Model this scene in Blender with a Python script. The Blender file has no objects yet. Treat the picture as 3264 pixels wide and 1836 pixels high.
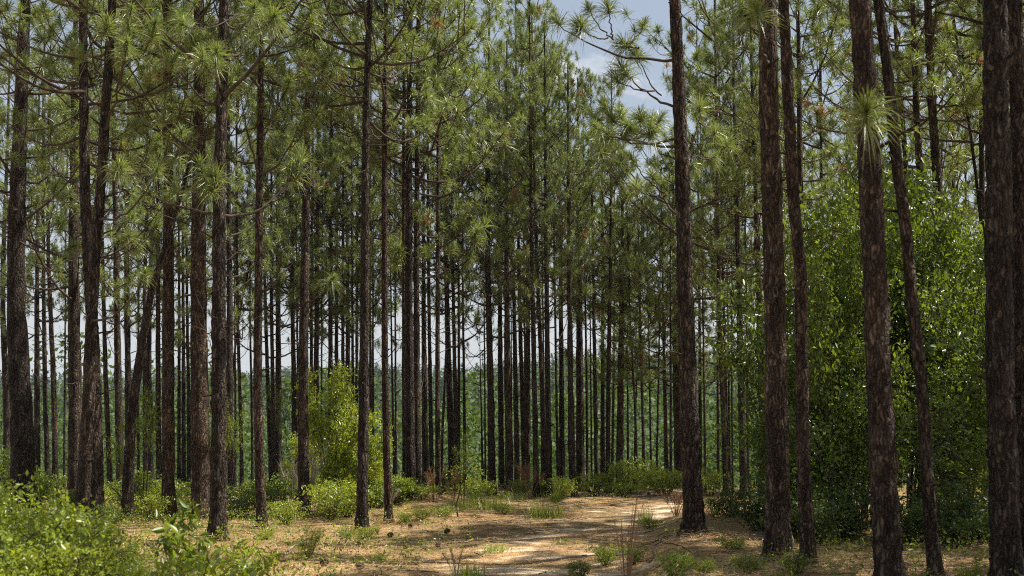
import bpy, math, random
import numpy as np
from mathutils import Vector, Matrix, Quaternion

R = math.radians
rng = np.random.default_rng(11)
random.seed(5)
sc = bpy.context.scene
col = sc.collection

# ------------------------------------------------------------------ camera
CAMZ, PITCH, LENS = 1.7, R(4.76), 40.0
cd = bpy.data.cameras.new('camera')
cam = bpy.data.objects.new('camera', cd)
col.objects.link(cam)
cam.location = (0, 0, CAMZ)
cam.rotation_euler = (R(90) + PITCH, 0, 0)
cd.lens, cd.sensor_width, cd.clip_end = LENS, 36.0, 6000
cd.dof.use_dof = True
cd.dof.focus_distance = 23.0
cd.dof.aperture_fstop = 2.2
sc.camera = cam
sc.view_settings.view_transform = 'Standard'
sc.view_settings.look = 'None'
sc.view_settings.gamma = 1
sc.view_settings.exposure = 0.9

# ------------------------------------------------------------------ sky and sun
SUN_AZ, SUN_EL = R(78), R(57)        # azimuth from the view direction towards the right
w = bpy.data.worlds.new('World')
sc.world = w
w.use_nodes = True
nt = w.node_tree
nt.nodes.clear()
out = nt.nodes.new('ShaderNodeOutputWorld')
bg = nt.nodes.new('ShaderNodeBackground')
bg.inputs['Strength'].default_value = 0.06
sky = nt.nodes.new('ShaderNodeTexSky')
sky.sky_type = 'NISHITA'
sky.sun_disc = False
sky.sun_elevation = SUN_EL
sky.sun_rotation = SUN_AZ
sky.air_density = 1.0
sky.dust_density = 0.8
tc = nt.nodes.new('ShaderNodeTexCoord')
mp = nt.nodes.new('ShaderNodeMapping')
mp.inputs['Scale'].default_value = (4.0, 4.0, 9.0)
mp.inputs['Location'].default_value = (0.35, 0.0, 0.15)
cn = nt.nodes.new('ShaderNodeTexNoise')
cn.inputs['Scale'].default_value = 1.35
cn.inputs['Detail'].default_value = 8
cn.inputs['Roughness'].default_value = 0.55
cr = nt.nodes.new('ShaderNodeValToRGB')
cr.color_ramp.elements[0].position = 0.60
cr.color_ramp.elements[1].position = 0.68
cm = nt.nodes.new('ShaderNodeMix')
cm.data_type = 'RGBA'
cm.inputs['B'].default_value = (8.6, 8.7, 8.9, 1)
nt.links.new(tc.outputs['Generated'], mp.inputs['Vector'])
nt.links.new(mp.outputs['Vector'], cn.inputs['Vector'])
nt.links.new(cn.outputs['Fac'], cr.inputs['Fac'])
nt.links.new(cr.outputs['Color'], cm.inputs['Factor'])
nt.links.new(sky.outputs['Color'], cm.inputs['A'])
sx_ = nt.nodes.new('ShaderNodeSeparateXYZ')
nt.links.new(tc.outputs['Generated'], sx_.inputs[0])
mr_ = nt.nodes.new('ShaderNodeMapRange')
mr_.interpolation_type = 'SMOOTHSTEP'
mr_.inputs['From Min'].default_value = .30
mr_.inputs['From Max'].default_value = -.02
mr_.inputs['To Min'].default_value = 0.42
mr_.inputs['To Max'].default_value = .85
nt.links.new(sx_.outputs['Z'], mr_.inputs['Value'])
hm_ = nt.nodes.new('ShaderNodeMix')
hm_.data_type = 'RGBA'
hm_.inputs['B'].default_value = (6.2, 6.5, 6.9, 1)
nt.links.new(mr_.outputs['Result'], hm_.inputs['Factor'])
nt.links.new(cm.outputs['Result'], hm_.inputs['A'])
nt.links.new(hm_.outputs['Result'], bg.inputs['Color'])
nt.links.new(bg.outputs['Background'], out.inputs['Surface'])

sd = bpy.data.lights.new('sun', 'SUN')
sd.energy = 5.0
sd.angle = R(0.53)
sd.color = (1.0, 0.94, 0.84)
sun = bpy.data.objects.new('sun', sd)
col.objects.link(sun)
SD = Vector((math.sin(SUN_AZ) * math.cos(SUN_EL), math.cos(SUN_AZ) * math.cos(SUN_EL), math.sin(SUN_EL)))
sun.rotation_euler = SD.to_track_quat('Z', 'Y').to_euler()

sc.cycles.use_denoising = False
sc.cycles.filter_width = 1.1
sc.cycles.max_bounces = 6
sc.cycles.diffuse_bounces = 3
sc.cycles.glossy_bounces = 2
sc.cycles.transmission_bounces = 4
sc.cycles.transparent_max_bounces = 4
sc.cycles.sample_clamp_indirect = 1.6
sc.cycles.sample_clamp_direct = 2.6

# ------------------------------------------------------------------ projection helpers (photo pixels, 3264 wide)
F = 3264 * LENS / 36.0
CP, SP = math.cos(PITCH), math.sin(PITCH)


def ray(sx, sy):
    a, b = (sx - 1632) / F, (918 - sy) / F
    return a, CP - b * SP, SP + b * CP


def at(sx, sy, D):
    dx, dy, dz = ray(sx, sy)
    t = D / dy
    return Vector((dx * t, D, CAMZ + dz * t))


PROF = np.array([(-40, 1.2), (-15, .5), (0, 0), (13, -.57), (20, -.92), (36, -1.83), (45, -2.41), (52, -3.1), (60, -4.4), (75, -7.4), (100, -13), (140, -20), (180, -21.5),
                 (230, -19), (300, -14.5), (420, -7.5), (520, -3.5), (600, -3), (750, -12), (1100, -30), (3500, -70)])


def prof(y):
    y = np.asarray(y, float)
    k = PROF[:, 0]
    v = PROF[:, 1]
    m = np.gradient(v, k)
    i = np.clip(np.searchsorted(k, y) - 1, 0, len(k) - 2)
    h = k[i + 1] - k[i]
    t = np.clip((y - k[i]) / h, 0, 1)
    t2, t3 = t * t, t * t * t
    return (2 * t3 - 3 * t2 + 1) * v[i] + (t3 - 2 * t2 + t) * h * m[i] + (-2 * t3 + 3 * t2) * v[i + 1] + (t3 - t2) * h * m[i + 1]


def sstep(a, b, x):
    t = np.clip((x - a) / (b - a), 0, 1)
    return t * t * (3 - 2 * t)


def ground(x, y):
    x = np.asarray(x, float)
    y = np.asarray(y, float)
    z = prof(y)
    near = sstep(80, 45, y)
    z = z + near * (.035 * np.sin(1.3 * x + .7 * y) + .03 * np.sin(.9 * x - 1.7 * y + 1) + .018 * np.sin(2.9 * x + 2.1 * y + 2) + .05 * np.sin(.4 * x + .31 * y))
    # needle-covered mound beside the path, low bank along the track's far edge
    z = z + .42 * np.exp(-(((x + 2.3) / 1.5) ** 2 + ((y - 27.5) / 1.6) ** 2))
    px = .25 + (y - 13) * .17
    z = z + .22 * sstep(.9, 1.7, x - px) * sstep(26, 20, y) * sstep(8, 12, y)
    far = sstep(120, 260, y)
    z = z + far * (4.2 * np.sin(x * .013 + .8) + 1.6 * np.sin(x * .031 + y * .011) + .8 * np.sin(x * .07))
    return z


def gz(x, y):
    return float(ground(x, y))


def hit(sx, sy):
    """the point of the ground under a photo pixel"""
    dx, dy, dz = ray(sx, sy)
    ts = np.arange(4, 75, .05)
    zz = CAMZ + dz * ts - ground(dx * ts, dy * ts)
    k = np.nonzero(zz < 0)[0]
    t = ts[k[0]] if len(k) else 60.0
    return Vector((dx * t, dy * t, gz(dx * t, dy * t)))


# ------------------------------------------------------------------ materials
def mat(name, build):
    m = bpy.data.materials.new(name)
    m.use_nodes = True
    t = m.node_tree
    t.nodes.clear()
    o = t.nodes.new('ShaderNodeOutputMaterial')
    build(t, o)
    return m


def N(t, kind, **kw):
    n = t.nodes.new(kind)
    for k, v in kw.items():
        if hasattr(n, k):
            setattr(n, k, v)
        else:
            n.inputs[k.replace('_', ' ')].default_value = v
    return n


def ramp(t, src, stops):
    r = t.nodes.new('ShaderNodeValToRGB')
    e = r.color_ramp.elements
    while len(e) < len(stops):
        e.new(0.5)
    for k, (p, c) in enumerate(stops):
        e[k].position = p
        e[k].color = (*c, 1)
    t.links.new(src, r.inputs['Fac'])
    return r.outputs['Color']


def leaf_mat(name, c0, c1, trans, tfac=.35, rough=.45, scale=2.0, rand=.5, spec=.5):
    def b(t, o):
        tc = N(t, 'ShaderNodeTexCoord')
        n = N(t, 'ShaderNodeTexNoise', Scale=scale, Detail=3.0)
        t.links.new(tc.outputs['Object'], n.inputs['Vector'])
        g = N(t, 'ShaderNodeNewGeometry')
        oi = N(t, 'ShaderNodeObjectInfo')
        m1 = N(t, 'ShaderNodeMath', operation='MULTIPLY_ADD')
        t.links.new(g.outputs['Random Per Island'], m1.inputs[0])
        m1.inputs[1].default_value = rand
        t.links.new(n.outputs['Fac'], m1.inputs[2])
        m2 = N(t, 'ShaderNodeMath', operation='MULTIPLY_ADD')
        t.links.new(oi.outputs['Random'], m2.inputs[0])
        m2.inputs[1].default_value = .35
        t.links.new(m1.outputs[0], m2.inputs[2])
        c = ramp(t, m2.outputs[0], [(.35, c0), (1.15 if False else .98, c1)])
        p = N(t, 'ShaderNodeBsdfPrincipled', Roughness=rough)
        p.inputs['Specular IOR Level'].default_value = spec
        t.links.new(c, p.inputs['Base Color'])
        tr = N(t, 'ShaderNodeBsdfTranslucent')
        mx = N(t, 'ShaderNodeMix', data_type='RGBA', blend_type='MULTIPLY')
        mx.inputs['Factor'].default_value = 1
        t.links.new(c, mx.inputs['A'])
        mx.inputs['B'].default_value = (*trans, 1)
        t.links.new(mx.outputs['Result'], tr.inputs['Color'])
        ms = N(t, 'ShaderNodeMixShader', Fac=tfac)
        t.links.new(p.outputs[0], ms.inputs[1])
        t.links.new(tr.outputs[0], ms.inputs[2])
        t.links.new(ms.outputs[0], o.inputs['Surface'])
    return mat(name, b)


def bark_mat(name, c_dark, c_mid, c_light, zs=3.2, bump=1.0, fs=12.5):
    def b(t, o):
        tc = N(t, 'ShaderNodeTexCoord')
        oi = N(t, 'ShaderNodeObjectInfo')
        mp = N(t, 'ShaderNodeMapping')
        mp.inputs['Scale'].default_value = (1, 1, 1 / zs)
        ad = N(t, 'ShaderNodeVectorMath', operation='ADD')
        t.links.new(tc.outputs['Object'], ad.inputs[0])
        t.links.new(oi.outputs['Random'], ad.inputs[1])
        wn = N(t, 'ShaderNodeTexNoise', Scale=6.0, Detail=3.0)
        t.links.new(ad.outputs[0], wn.inputs['Vector'])
        wv = N(t, 'ShaderNodeVectorMath', operation='MULTIPLY_ADD')
        wv.inputs[1].default_value = (.11, .11, .35)
        t.links.new(wn.outputs['Color'], wv.inputs[0])
        t.links.new(ad.outputs[0], wv.inputs[2])
        t.links.new(wv.outputs[0], mp.inputs['Vector'])
        v = N(t, 'ShaderNodeTexVoronoi', feature='DISTANCE_TO_EDGE', Scale=fs * 2)
        t.links.new(mp.outputs[0], v.inputs['Vector'])
        vc = N(t, 'ShaderNodeTexVoronoi', Scale=fs * 2)
        t.links.new(mp.outputs[0], vc.inputs['Vector'])
        n = N(t, 'ShaderNodeTexNoise', Scale=38.0, Detail=6.0, Roughness=.65)
        t.links.new(mp.outputs[0], n.inputs['Vector'])
        n2 = N(t, 'ShaderNodeTexNoise', Scale=2.2, Detail=3.0)
        t.links.new(ad.outputs[0], n2.inputs['Vector'])
        edge = ramp(t, v.outputs['Distance'], [(0.0, (.12, .12, .12)), (.26, (1, 1, 1))])
        a1 = N(t, 'ShaderNodeMath', operation='MULTIPLY_ADD')
        t.links.new(n.outputs['Fac'], a1.inputs[0])
        a1.inputs[1].default_value = .75
        sp = N(t, 'ShaderNodeSeparateColor')
        t.links.new(vc.outputs['Color'], sp.inputs[0])
        a0 = N(t, 'ShaderNodeMath', operation='MULTIPLY')
        t.links.new(sp.outputs[0], a0.inputs[0])
        a0.inputs[1].default_value = .35
        t.links.new(a0.outputs[0], a1.inputs[2])
        a2 = N(t, 'ShaderNodeMath', operation='MULTIPLY_ADD')
        t.links.new(n2.outputs['Fac'], a2.inputs[0])
        a2.inputs[1].default_value = .4
        t.links.new(a1.outputs[0], a2.inputs[2])
        c = ramp(t, a2.outputs[0], [(.40, c_dark), (.68, c_mid), (1.0, c_light)])
        mx = N(t, 'ShaderNodeMix', data_type='RGBA', blend_type='MULTIPLY')
        mx.inputs['Factor'].default_value = .7
        t.links.new(c, mx.inputs['A'])
        t.links.new(edge, mx.inputs['B'])
        tone = ramp(t, oi.outputs['Random'], [(0.0, (.72, .74, .78)), (.5, (1, .97, .93)), (1.0, (1.32, 1.18, 1.05))])
        mt = N(t, 'ShaderNodeMix', data_type='RGBA', blend_type='MULTIPLY')
        mt.inputs['Factor'].default_value = 1
        t.links.new(mx.outputs['Result'], mt.inputs['A'])
        t.links.new(tone, mt.inputs['B'])
        mx = mt
        h = N(t, 'ShaderNodeMath', operation='MULTIPLY_ADD')
        t.links.new(n.outputs['Fac'], h.inputs[0])
        h.inputs[1].default_value = .4
        t.links.new(edge, h.inputs[2])
        bp = N(t, 'ShaderNodeBump', Strength=bump, Distance=.03)
        t.links.new(h.outputs[0], bp.inputs['Height'])
        p = N(t, 'ShaderNodeBsdfPrincipled', Roughness=.85)
        p.inputs['Specular IOR Level'].default_value = .25
        t.links.new(mx.outputs['Result'], p.inputs['Base Color'])
        t.links.new(bp.outputs[0], p.inputs['Normal'])
        t.links.new(p.outputs[0], o.inputs['Surface'])
    return mat(name, b)


def plain_mat(name, c0, c1, scale=8.0, rough=.85, bump=0.0):
    def b(t, o):
        tc = N(t, 'ShaderNodeTexCoord')
        n = N(t, 'ShaderNodeTexNoise', Scale=scale, Detail=5.0)
        t.links.new(tc.outputs['Object'], n.inputs['Vector'])
        g = N(t, 'ShaderNodeNewGeometry')
        m1 = N(t, 'ShaderNodeMath', operation='MULTIPLY_ADD')
        t.links.new(g.outputs['Random Per Island'], m1.inputs[0])
        m1.inputs[1].default_value = .35
        t.links.new(n.outputs['Fac'], m1.inputs[2])
        c = ramp(t, m1.outputs[0], [(.35, c0), (.85, c1)])
        p = N(t, 'ShaderNodeBsdfPrincipled', Roughness=rough)
        p.inputs['Specular IOR Level'].default_value = .3
        t.links.new(c, p.inputs['Base Color'])
        if bump:
            bp = N(t, 'ShaderNodeBump', Strength=bump, Distance=.02)
            t.links.new(n.outputs['Fac'], bp.inputs['Height'])
            t.links.new(bp.outputs[0], p.inputs['Normal'])
        t.links.new(p.outputs[0], o.inputs['Surface'])
    return mat(name, b)


def litter_mat(name, sand=False):
    def b(t, o):
        tc = N(t, 'ShaderNodeTexCoord')
        n1 = N(t, 'ShaderNodeTexNoise', Scale=.55, Detail=6.0, Roughness=.6)
        n2 = N(t, 'ShaderNodeTexNoise', Scale=9.0, Detail=8.0, Roughness=.7)
        n3 = N(t, 'ShaderNodeTexNoise', Scale=46.0, Detail=5.0, Roughness=.7)
        for n in (n1, n2, n3):
            t.links.new(tc.outputs['Object'], n.inputs['Vector'])
        # straw-like streaks in two crossing directions
        st = []
        for ang, sc_ in ((.5, (60, 7, 1)), (-.9, (55, 6, 1)), (1.7, (64, 8, 1))):
            mp = N(t, 'ShaderNodeMapping')
            mp.inputs['Rotation'].default_value = (0, 0, ang)
            mp.inputs['Scale'].default_value = sc_
            nn = N(t, 'ShaderNodeTexNoise', Scale=1.0, Detail=2.0)
            t.links.new(tc.outputs['Object'], mp.inputs['Vector'])
            t.links.new(mp.outputs[0], nn.inputs['Vector'])
            st.append(nn)
        mxx = N(t, 'ShaderNodeMath', operation='MAXIMUM')
        t.links.new(st[0].outputs['Fac'], mxx.inputs[0])
        t.links.new(st[1].outputs['Fac'], mxx.inputs[1])
        mx2 = N(t, 'ShaderNodeMath', operation='MAXIMUM')
        t.links.new(mxx.outputs[0], mx2.inputs[0])
        t.links.new(st[2].outputs['Fac'], mx2.inputs[1])
        a = N(t, 'ShaderNodeMath', operation='MULTIPLY_ADD')
        t.links.new(n2.outputs['Fac'], a.inputs[0])
        a.inputs[1].default_value = .55
        hb = N(t, 'ShaderNodeMath', operation='MULTIPLY')
        t.links.new(mx2.outputs[0], hb.inputs[0])
        hb.inputs[1].default_value = .55
        t.links.new(hb.outputs[0], a.inputs[2])
        c = ramp(t, a.outputs[0], [(.40, (.075, .042, .019)), (.55, (.25, .148, .066)), (.70, (.50, .34, .17))])
        gm = ramp(t, n1.outputs['Fac'], [(.42, (.62, .66, .62)), (.62, (1.05, 1.0, .95))])
        mm = N(t, 'ShaderNodeMix', data_type='RGBA', blend_type='MULTIPLY')
        mm.inputs['Factor'].default_value = 1
        t.links.new(c, mm.inputs['A'])
        t.links.new(gm, mm.inputs['B'])
        res = mm.outputs['Result']
        if not sand:
            # beyond the crest the floor is green with undergrowth
            sx = N(t, 'ShaderNodeSeparateXYZ')
            t.links.new(tc.outputs['Object'], sx.inputs[0])
            mr = N(t, 'ShaderNodeMapRange')
            mr.inputs['From Min'].default_value = 42
            mr.inputs['From Max'].default_value = 52
            t.links.new(sx.outputs['Y'], mr.inputs['Value'])
            gc = ramp(t, n2.outputs['Fac'], [(.3, (.022, .042, .012)), (.7, (.07, .11, .03))])
            mg = N(t, 'ShaderNodeMix', data_type='RGBA')
            t.links.new(mr.outputs['Result'], mg.inputs['Factor'])
            t.links.new(res, mg.inputs['A'])
            t.links.new(gc, mg.inputs['B'])
            res = mg.outputs['Result']
        if sand:
            sn = N(t, 'ShaderNodeTexNoise', Scale=1.1, Detail=8.0, Roughness=.66)
            mp = N(t, 'ShaderNodeMapping')
            mp.inputs['Scale'].default_value = (.6, 1.5, 1)
            mp.inputs['Location'].default_value = (3.1, 1.7, 0)
            t.links.new(tc.outputs['Object'], mp.inputs['Vector'])
            t.links.new(mp.outputs[0], sn.inputs['Vector'])
            sm = ramp(t, sn.outputs['Fac'], [(.53, (0, 0, 0)), (.58, (1, 1, 1))])
            sc2 = ramp(t, n3.outputs['Fac'], [(.3, (.46, .35, .22)), (.7, (.68, .55, .39))])
            m3 = N(t, 'ShaderNodeMix', data_type='RGBA')
            t.links.new(sm, m3.inputs['Factor'])
            t.links.new(res, m3.inputs['A'])
            t.links.new(sc2, m3.inputs['B'])
            res = m3.outputs['Result']
        p = N(t, 'ShaderNodeBsdfPrincipled', Roughness=.9)
        p.inputs['Specular IOR Level'].default_value = .2
        t.links.new(res, p.inputs['Base Color'])
        bp = N(t, 'ShaderNodeBump', Strength=.8, Distance=.04)
        t.links.new(a.outputs[0], bp.inputs['Height'])
        t.links.new(bp.outputs[0], p.inputs['Normal'])
        t.links.new(p.outputs[0], o.inputs['Surface'])
    return mat(name, b)


M = {}
M['bark'] = bark_mat('bark', (.013, .009, .006), (.043, .030, .021), (.165, .125, .094))
M['bark_red'] = bark_mat('bark_red', (.020, .010, .006), (.066, .034, .021), (.17, .10, .068))
M['bark_pale'] = bark_mat('bark_pale', (.018, .012, .008), (.058, .040, .027), (.20, .152, .112))
M['twig'] = plain_mat('twig', (.030, .021, .015), (.085, .060, .044))
M['dead_twig'] = plain_mat('dead_twig', (.16, .12, .09), (.34, .28, .22))
M['needle'] = leaf_mat('needle', (.044, .072, .018), (.212, .250, .085), (1.35, 1.4, .6), .36, .42, .6, .8, .8)
M['candle'] = leaf_mat('candle', (.10, .19, .03), (.16, .28, .05), (1.4, 1.5, .5), .35, .45, 2.0)
M['dead_needle'] = leaf_mat('dead_needle', (.16, .075, .03), (.36, .19, .085), (1.2, 1, .7), .25, .5, 2.0)
M['leaf'] = leaf_mat('leaf', (.042, .076, .011), (.15, .205, .030), (1.9, 1.8, .6), .42, .40, 1.1, .6, .55)
M['leaf_bright'] = leaf_mat('leaf_bright', (.095, .145, .016), (.26, .32, .045), (1.7, 1.6, .5), .42, .38, 1.3, .65, .6)
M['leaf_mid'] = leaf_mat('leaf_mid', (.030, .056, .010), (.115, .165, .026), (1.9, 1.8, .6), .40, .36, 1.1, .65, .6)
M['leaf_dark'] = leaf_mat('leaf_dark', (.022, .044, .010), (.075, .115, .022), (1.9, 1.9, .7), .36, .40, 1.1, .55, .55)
M['wood_far'] = leaf_mat('wood_far', (.024, .044, .012), (.095, .135, .035), (1.5, 1.6, .7), .3, .6, .06, .5, .3)
M['pine_far'] = leaf_mat('pine_far', (.024, .042, .019), (.068, .090, .040), (1.2, 1.3, .7), .2, .6, .05, .5, .3)
M['grass'] = leaf_mat('grass', (.12, .17, .028), (.31, .36, .07), (1.5, 1.5, .6), .4, .4, 1.0, .6)
M['dry_grass'] = leaf_mat('dry_grass', (.22, .14, .07), (.48, .35, .20), (1.1, 1, .8), .3, .5, 2.0, .5)
M['dry_red'] = leaf_mat('dry_red', (.13, .065, .035), (.30, .17, .085), (1.1, 1, .8), .25, .5, 2.0, .5)
M['weed_grey'] = leaf_mat('weed_grey', (.20, .16, .12), (.42, .36, .29), (1, 1, 1), .3, .6, 2.0, .5)
M['straw'] = plain_mat('straw', (.07, .036, .016), (.55, .37, .19), 1.2)
M['flake'] = plain_mat('flake', (.30, .20, .11), (.66, .52, .36), 2.0)
M['cone'] = plain_mat('cone', (.035, .02, .013), (.13, .075, .045), 30)
M['litter'] = litter_mat('litter')
M['path'] = litter_mat('sandy_path', True)


# ------------------------------------------------------------------ mesh building
class MB:
    """collects triangles and quads, links them as one mesh object"""

    def __init__(s):
        s.v, s.f, s.m, s.n = [], [], [], 0

    def add(s, v, f, m=0):
        v = np.asarray(v, float).reshape(-1, 3)
        f = np.asarray(f, int)
        if len(f):
            s.v.append(v)
            s.f.append(f + s.n)
            s.m.append(np.full(len(f), m, int))
            s.n += len(v)

    def tube(s, pts, rad, sides=6, m=0, cap=True):
        pts = np.asarray(pts, float)
        rad = np.asarray(rad, float) * np.ones(len(pts))
        tg = np.gradient(pts, axis=0)
        tg /= np.linalg.norm(tg, axis=1)[:, None] + 1e-9
        ref = np.array([.0, 0, 1.]) if abs(tg[:, 2]).mean() < .8 else np.array([1., 0, 0])
        u = np.cross(tg, ref)
        u /= np.linalg.norm(u, axis=1)[:, None] + 1e-9
        v = np.cross(tg, u)
        a = np.arange(sides) * 2 * math.pi / sides
        ring = pts[:, None] + rad[:, None, None] * (u[:, None] * np.cos(a)[None, :, None] + v[:, None] * np.sin(a)[None, :, None])
        n = len(pts)
        i = np.arange(n - 1)[:, None] * sides
        j = np.arange(sides)[None]
        k = (j + 1) % sides
        q = np.stack([i + j, i + k, i + sides + k, i + sides + j], -1).reshape(-1, 4)
        s.add(ring.reshape(-1, 3), q, m)

    def build(s, name, mats, parent=None, smooth=False, data_only=False):
        me = bpy.data.meshes.new(name)
        V = np.concatenate(s.v) if s.v else np.zeros((0, 3))
        me.vertices.add(len(V))
        me.vertices.foreach_set('co', V.ravel())
        sizes = np.concatenate([np.full(len(f), f.shape[1]) for f in s.f]) if s.f else np.zeros(0, int)
        loops = np.concatenate([f.ravel() for f in s.f]) if s.f else np.zeros(0, int)
        me.loops.add(len(loops))
        me.loops.foreach_set('vertex_index', loops)
        me.polygons.add(len(sizes))
        st = np.concatenate([[0], np.cumsum(sizes)[:-1]]) if len(sizes) else sizes
        me.polygons.foreach_set('loop_start', st)
        me.polygons.foreach_set('material_index', np.concatenate(s.m) if s.m else sizes)
        for k in (mats if isinstance(mats, (list, tuple)) else [mats]):
            me.materials.append(M[k])
        if smooth:
            me.polygons.foreach_set('use_smooth', np.ones(len(sizes), bool))
        me.update(calc_edges=True)
        me.validate()
        if data_only:
            return me
        return link(name, me, parent)


def link(name, me, parent=None):
    o = bpy.data.objects.new(name, me)
    col.objects.link(o)
    if parent is not None:
        o.parent = parent
    return o


def thing(name, label, cat, loc=(0, 0, 0), rotz=0, group=None):
    o = bpy.data.objects.new(name, None)
    o.empty_display_size = .3
    col.objects.link(o)
    o.location = loc
    o.rotation_euler = (0, 0, rotz)
    o['label'], o['category'] = label, cat
    if group:
        o['group'] = group
    return o


def tag(o, label, cat, group=None, kind=None):
    if label:
        o['label'] = label
    if cat:
        o['category'] = cat
    if group:
        o['group'] = group
    if kind:
        o['kind'] = kind
    return o


def dup(root, loc, rotz, label, scale=1.0, group=None):
    r = root.copy()
    col.objects.link(r)
    r.location, r.rotation_euler = loc, (0, 0, rotz)
    r.scale = scale if hasattr(scale, '__len__') else (scale,) * 3
    r['label'] = label
    if group:
        r['group'] = group
    for ch in list(root.children):
        c = ch.copy()
        col.objects.link(c)
        c.parent = r
        for g in ch.children:
            d = g.copy()
            col.objects.link(d)
            d.parent = c
    return r


def unit(a):
    return a / (np.linalg.norm(a, axis=-1, keepdims=True) + 1e-9)


def rand_dirs(n, r=rng):
    return unit(r.normal(size=(n, 3)))


def tufts(mb, P, A, n=46, L=.27, wd=.006, seed=0, segs=1, m_needle=0, m_candle=1, dead=None, m_dead=2, cone=(12, 105)):
    """needle tufts at the points P with axes A: n needles each, spread about the axis"""
    r = np.random.default_rng(seed)
    P, A = np.asarray(P, float), unit(np.asarray(A, float))
    T = len(P)
    if T == 0:
        return
    ref = np.where(np.abs(A[:, 2:3]) < .9, np.array([[0, 0, 1.]]), np.array([[1., 0, 0]]))
    U = unit(np.cross(A, ref))
    W = np.cross(A, U)
    th = np.radians(r.uniform(cone[0], cone[1], (T, n))) * r.uniform(.75, 1.0, (T, n))
    ph = r.uniform(0, 2 * math.pi, (T, n))
    d = A[:, None] * np.cos(th)[..., None] + np.sin(th)[..., None] * (U[:, None] * np.cos(ph)[..., None] + W[:, None] * np.sin(ph)[..., None])
    back = r.uniform(0, .13, (T, n)) * (th / math.radians(100))
    b = P[:, None] - A[:, None] * back[..., None]
    ln = (L * r.uniform(.6, 1.12, (T, n)) * r.uniform(.62, 1.2, (T, 1)))[..., None]
    side = unit(np.cross(d, unit(r.normal(size=(T, n, 3)))))
    hw = wd / 2 * r.uniform(.7, 1.3, (T, n, 1))
    droop = np.array([0, 0, -1.])
    if segs == 1:
        tip = b + d * ln + droop * ln * .12
        V = np.stack([b - side * hw, b + side * hw, tip], 2).reshape(-1, 3)
        fc = np.arange(T * n * 3).reshape(-1, 3)
        k = 1
    else:
        mid = b + d * ln * .55 + droop * ln * .03
        tip = b + d * ln * .94 + droop * ln * r.uniform(.1, .5, (T, n, 1))
        V = np.stack([b - side * hw, b + side * hw, mid + side * hw * .9, mid - side * hw * .9, tip], 2).reshape(-1, 3)
        i = np.arange(T * n)[:, None] * 5
        fc = np.concatenate([i + [0, 1, 2], i + [0, 2, 3], i + [3, 2, 4]], 1).reshape(-1, 3)
        k = 3
    mi = np.full(T * n * k, m_needle)
    if dead is not None:
        mi = np.where(np.repeat(dead, n * k), m_dead, mi)
    mb.v.append(V)
    mb.f.append(fc + mb.n)
    mb.m.append(mi)
    mb.n += len(V)
    # fresh upright candles in the middle of each tuft
    q = 5
    d2 = unit(A[:, None] * 1.0 + r.normal(size=(T, q, 3)) * .22)
    b2 = np.repeat(P[:, None], q, 1)
    s2 = unit(np.cross(d2, unit(r.normal(size=(T, q, 3)))))
    V2 = np.stack([b2 - s2 * wd * 1.1, b2 + s2 * wd * 1.1, b2 + d2 * L * r.uniform(.3, .55, (T, q, 1))], 2).reshape(-1, 3)
    mb.add(V2, np.arange(len(V2)).reshape(-1, 3), m_candle)


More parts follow.
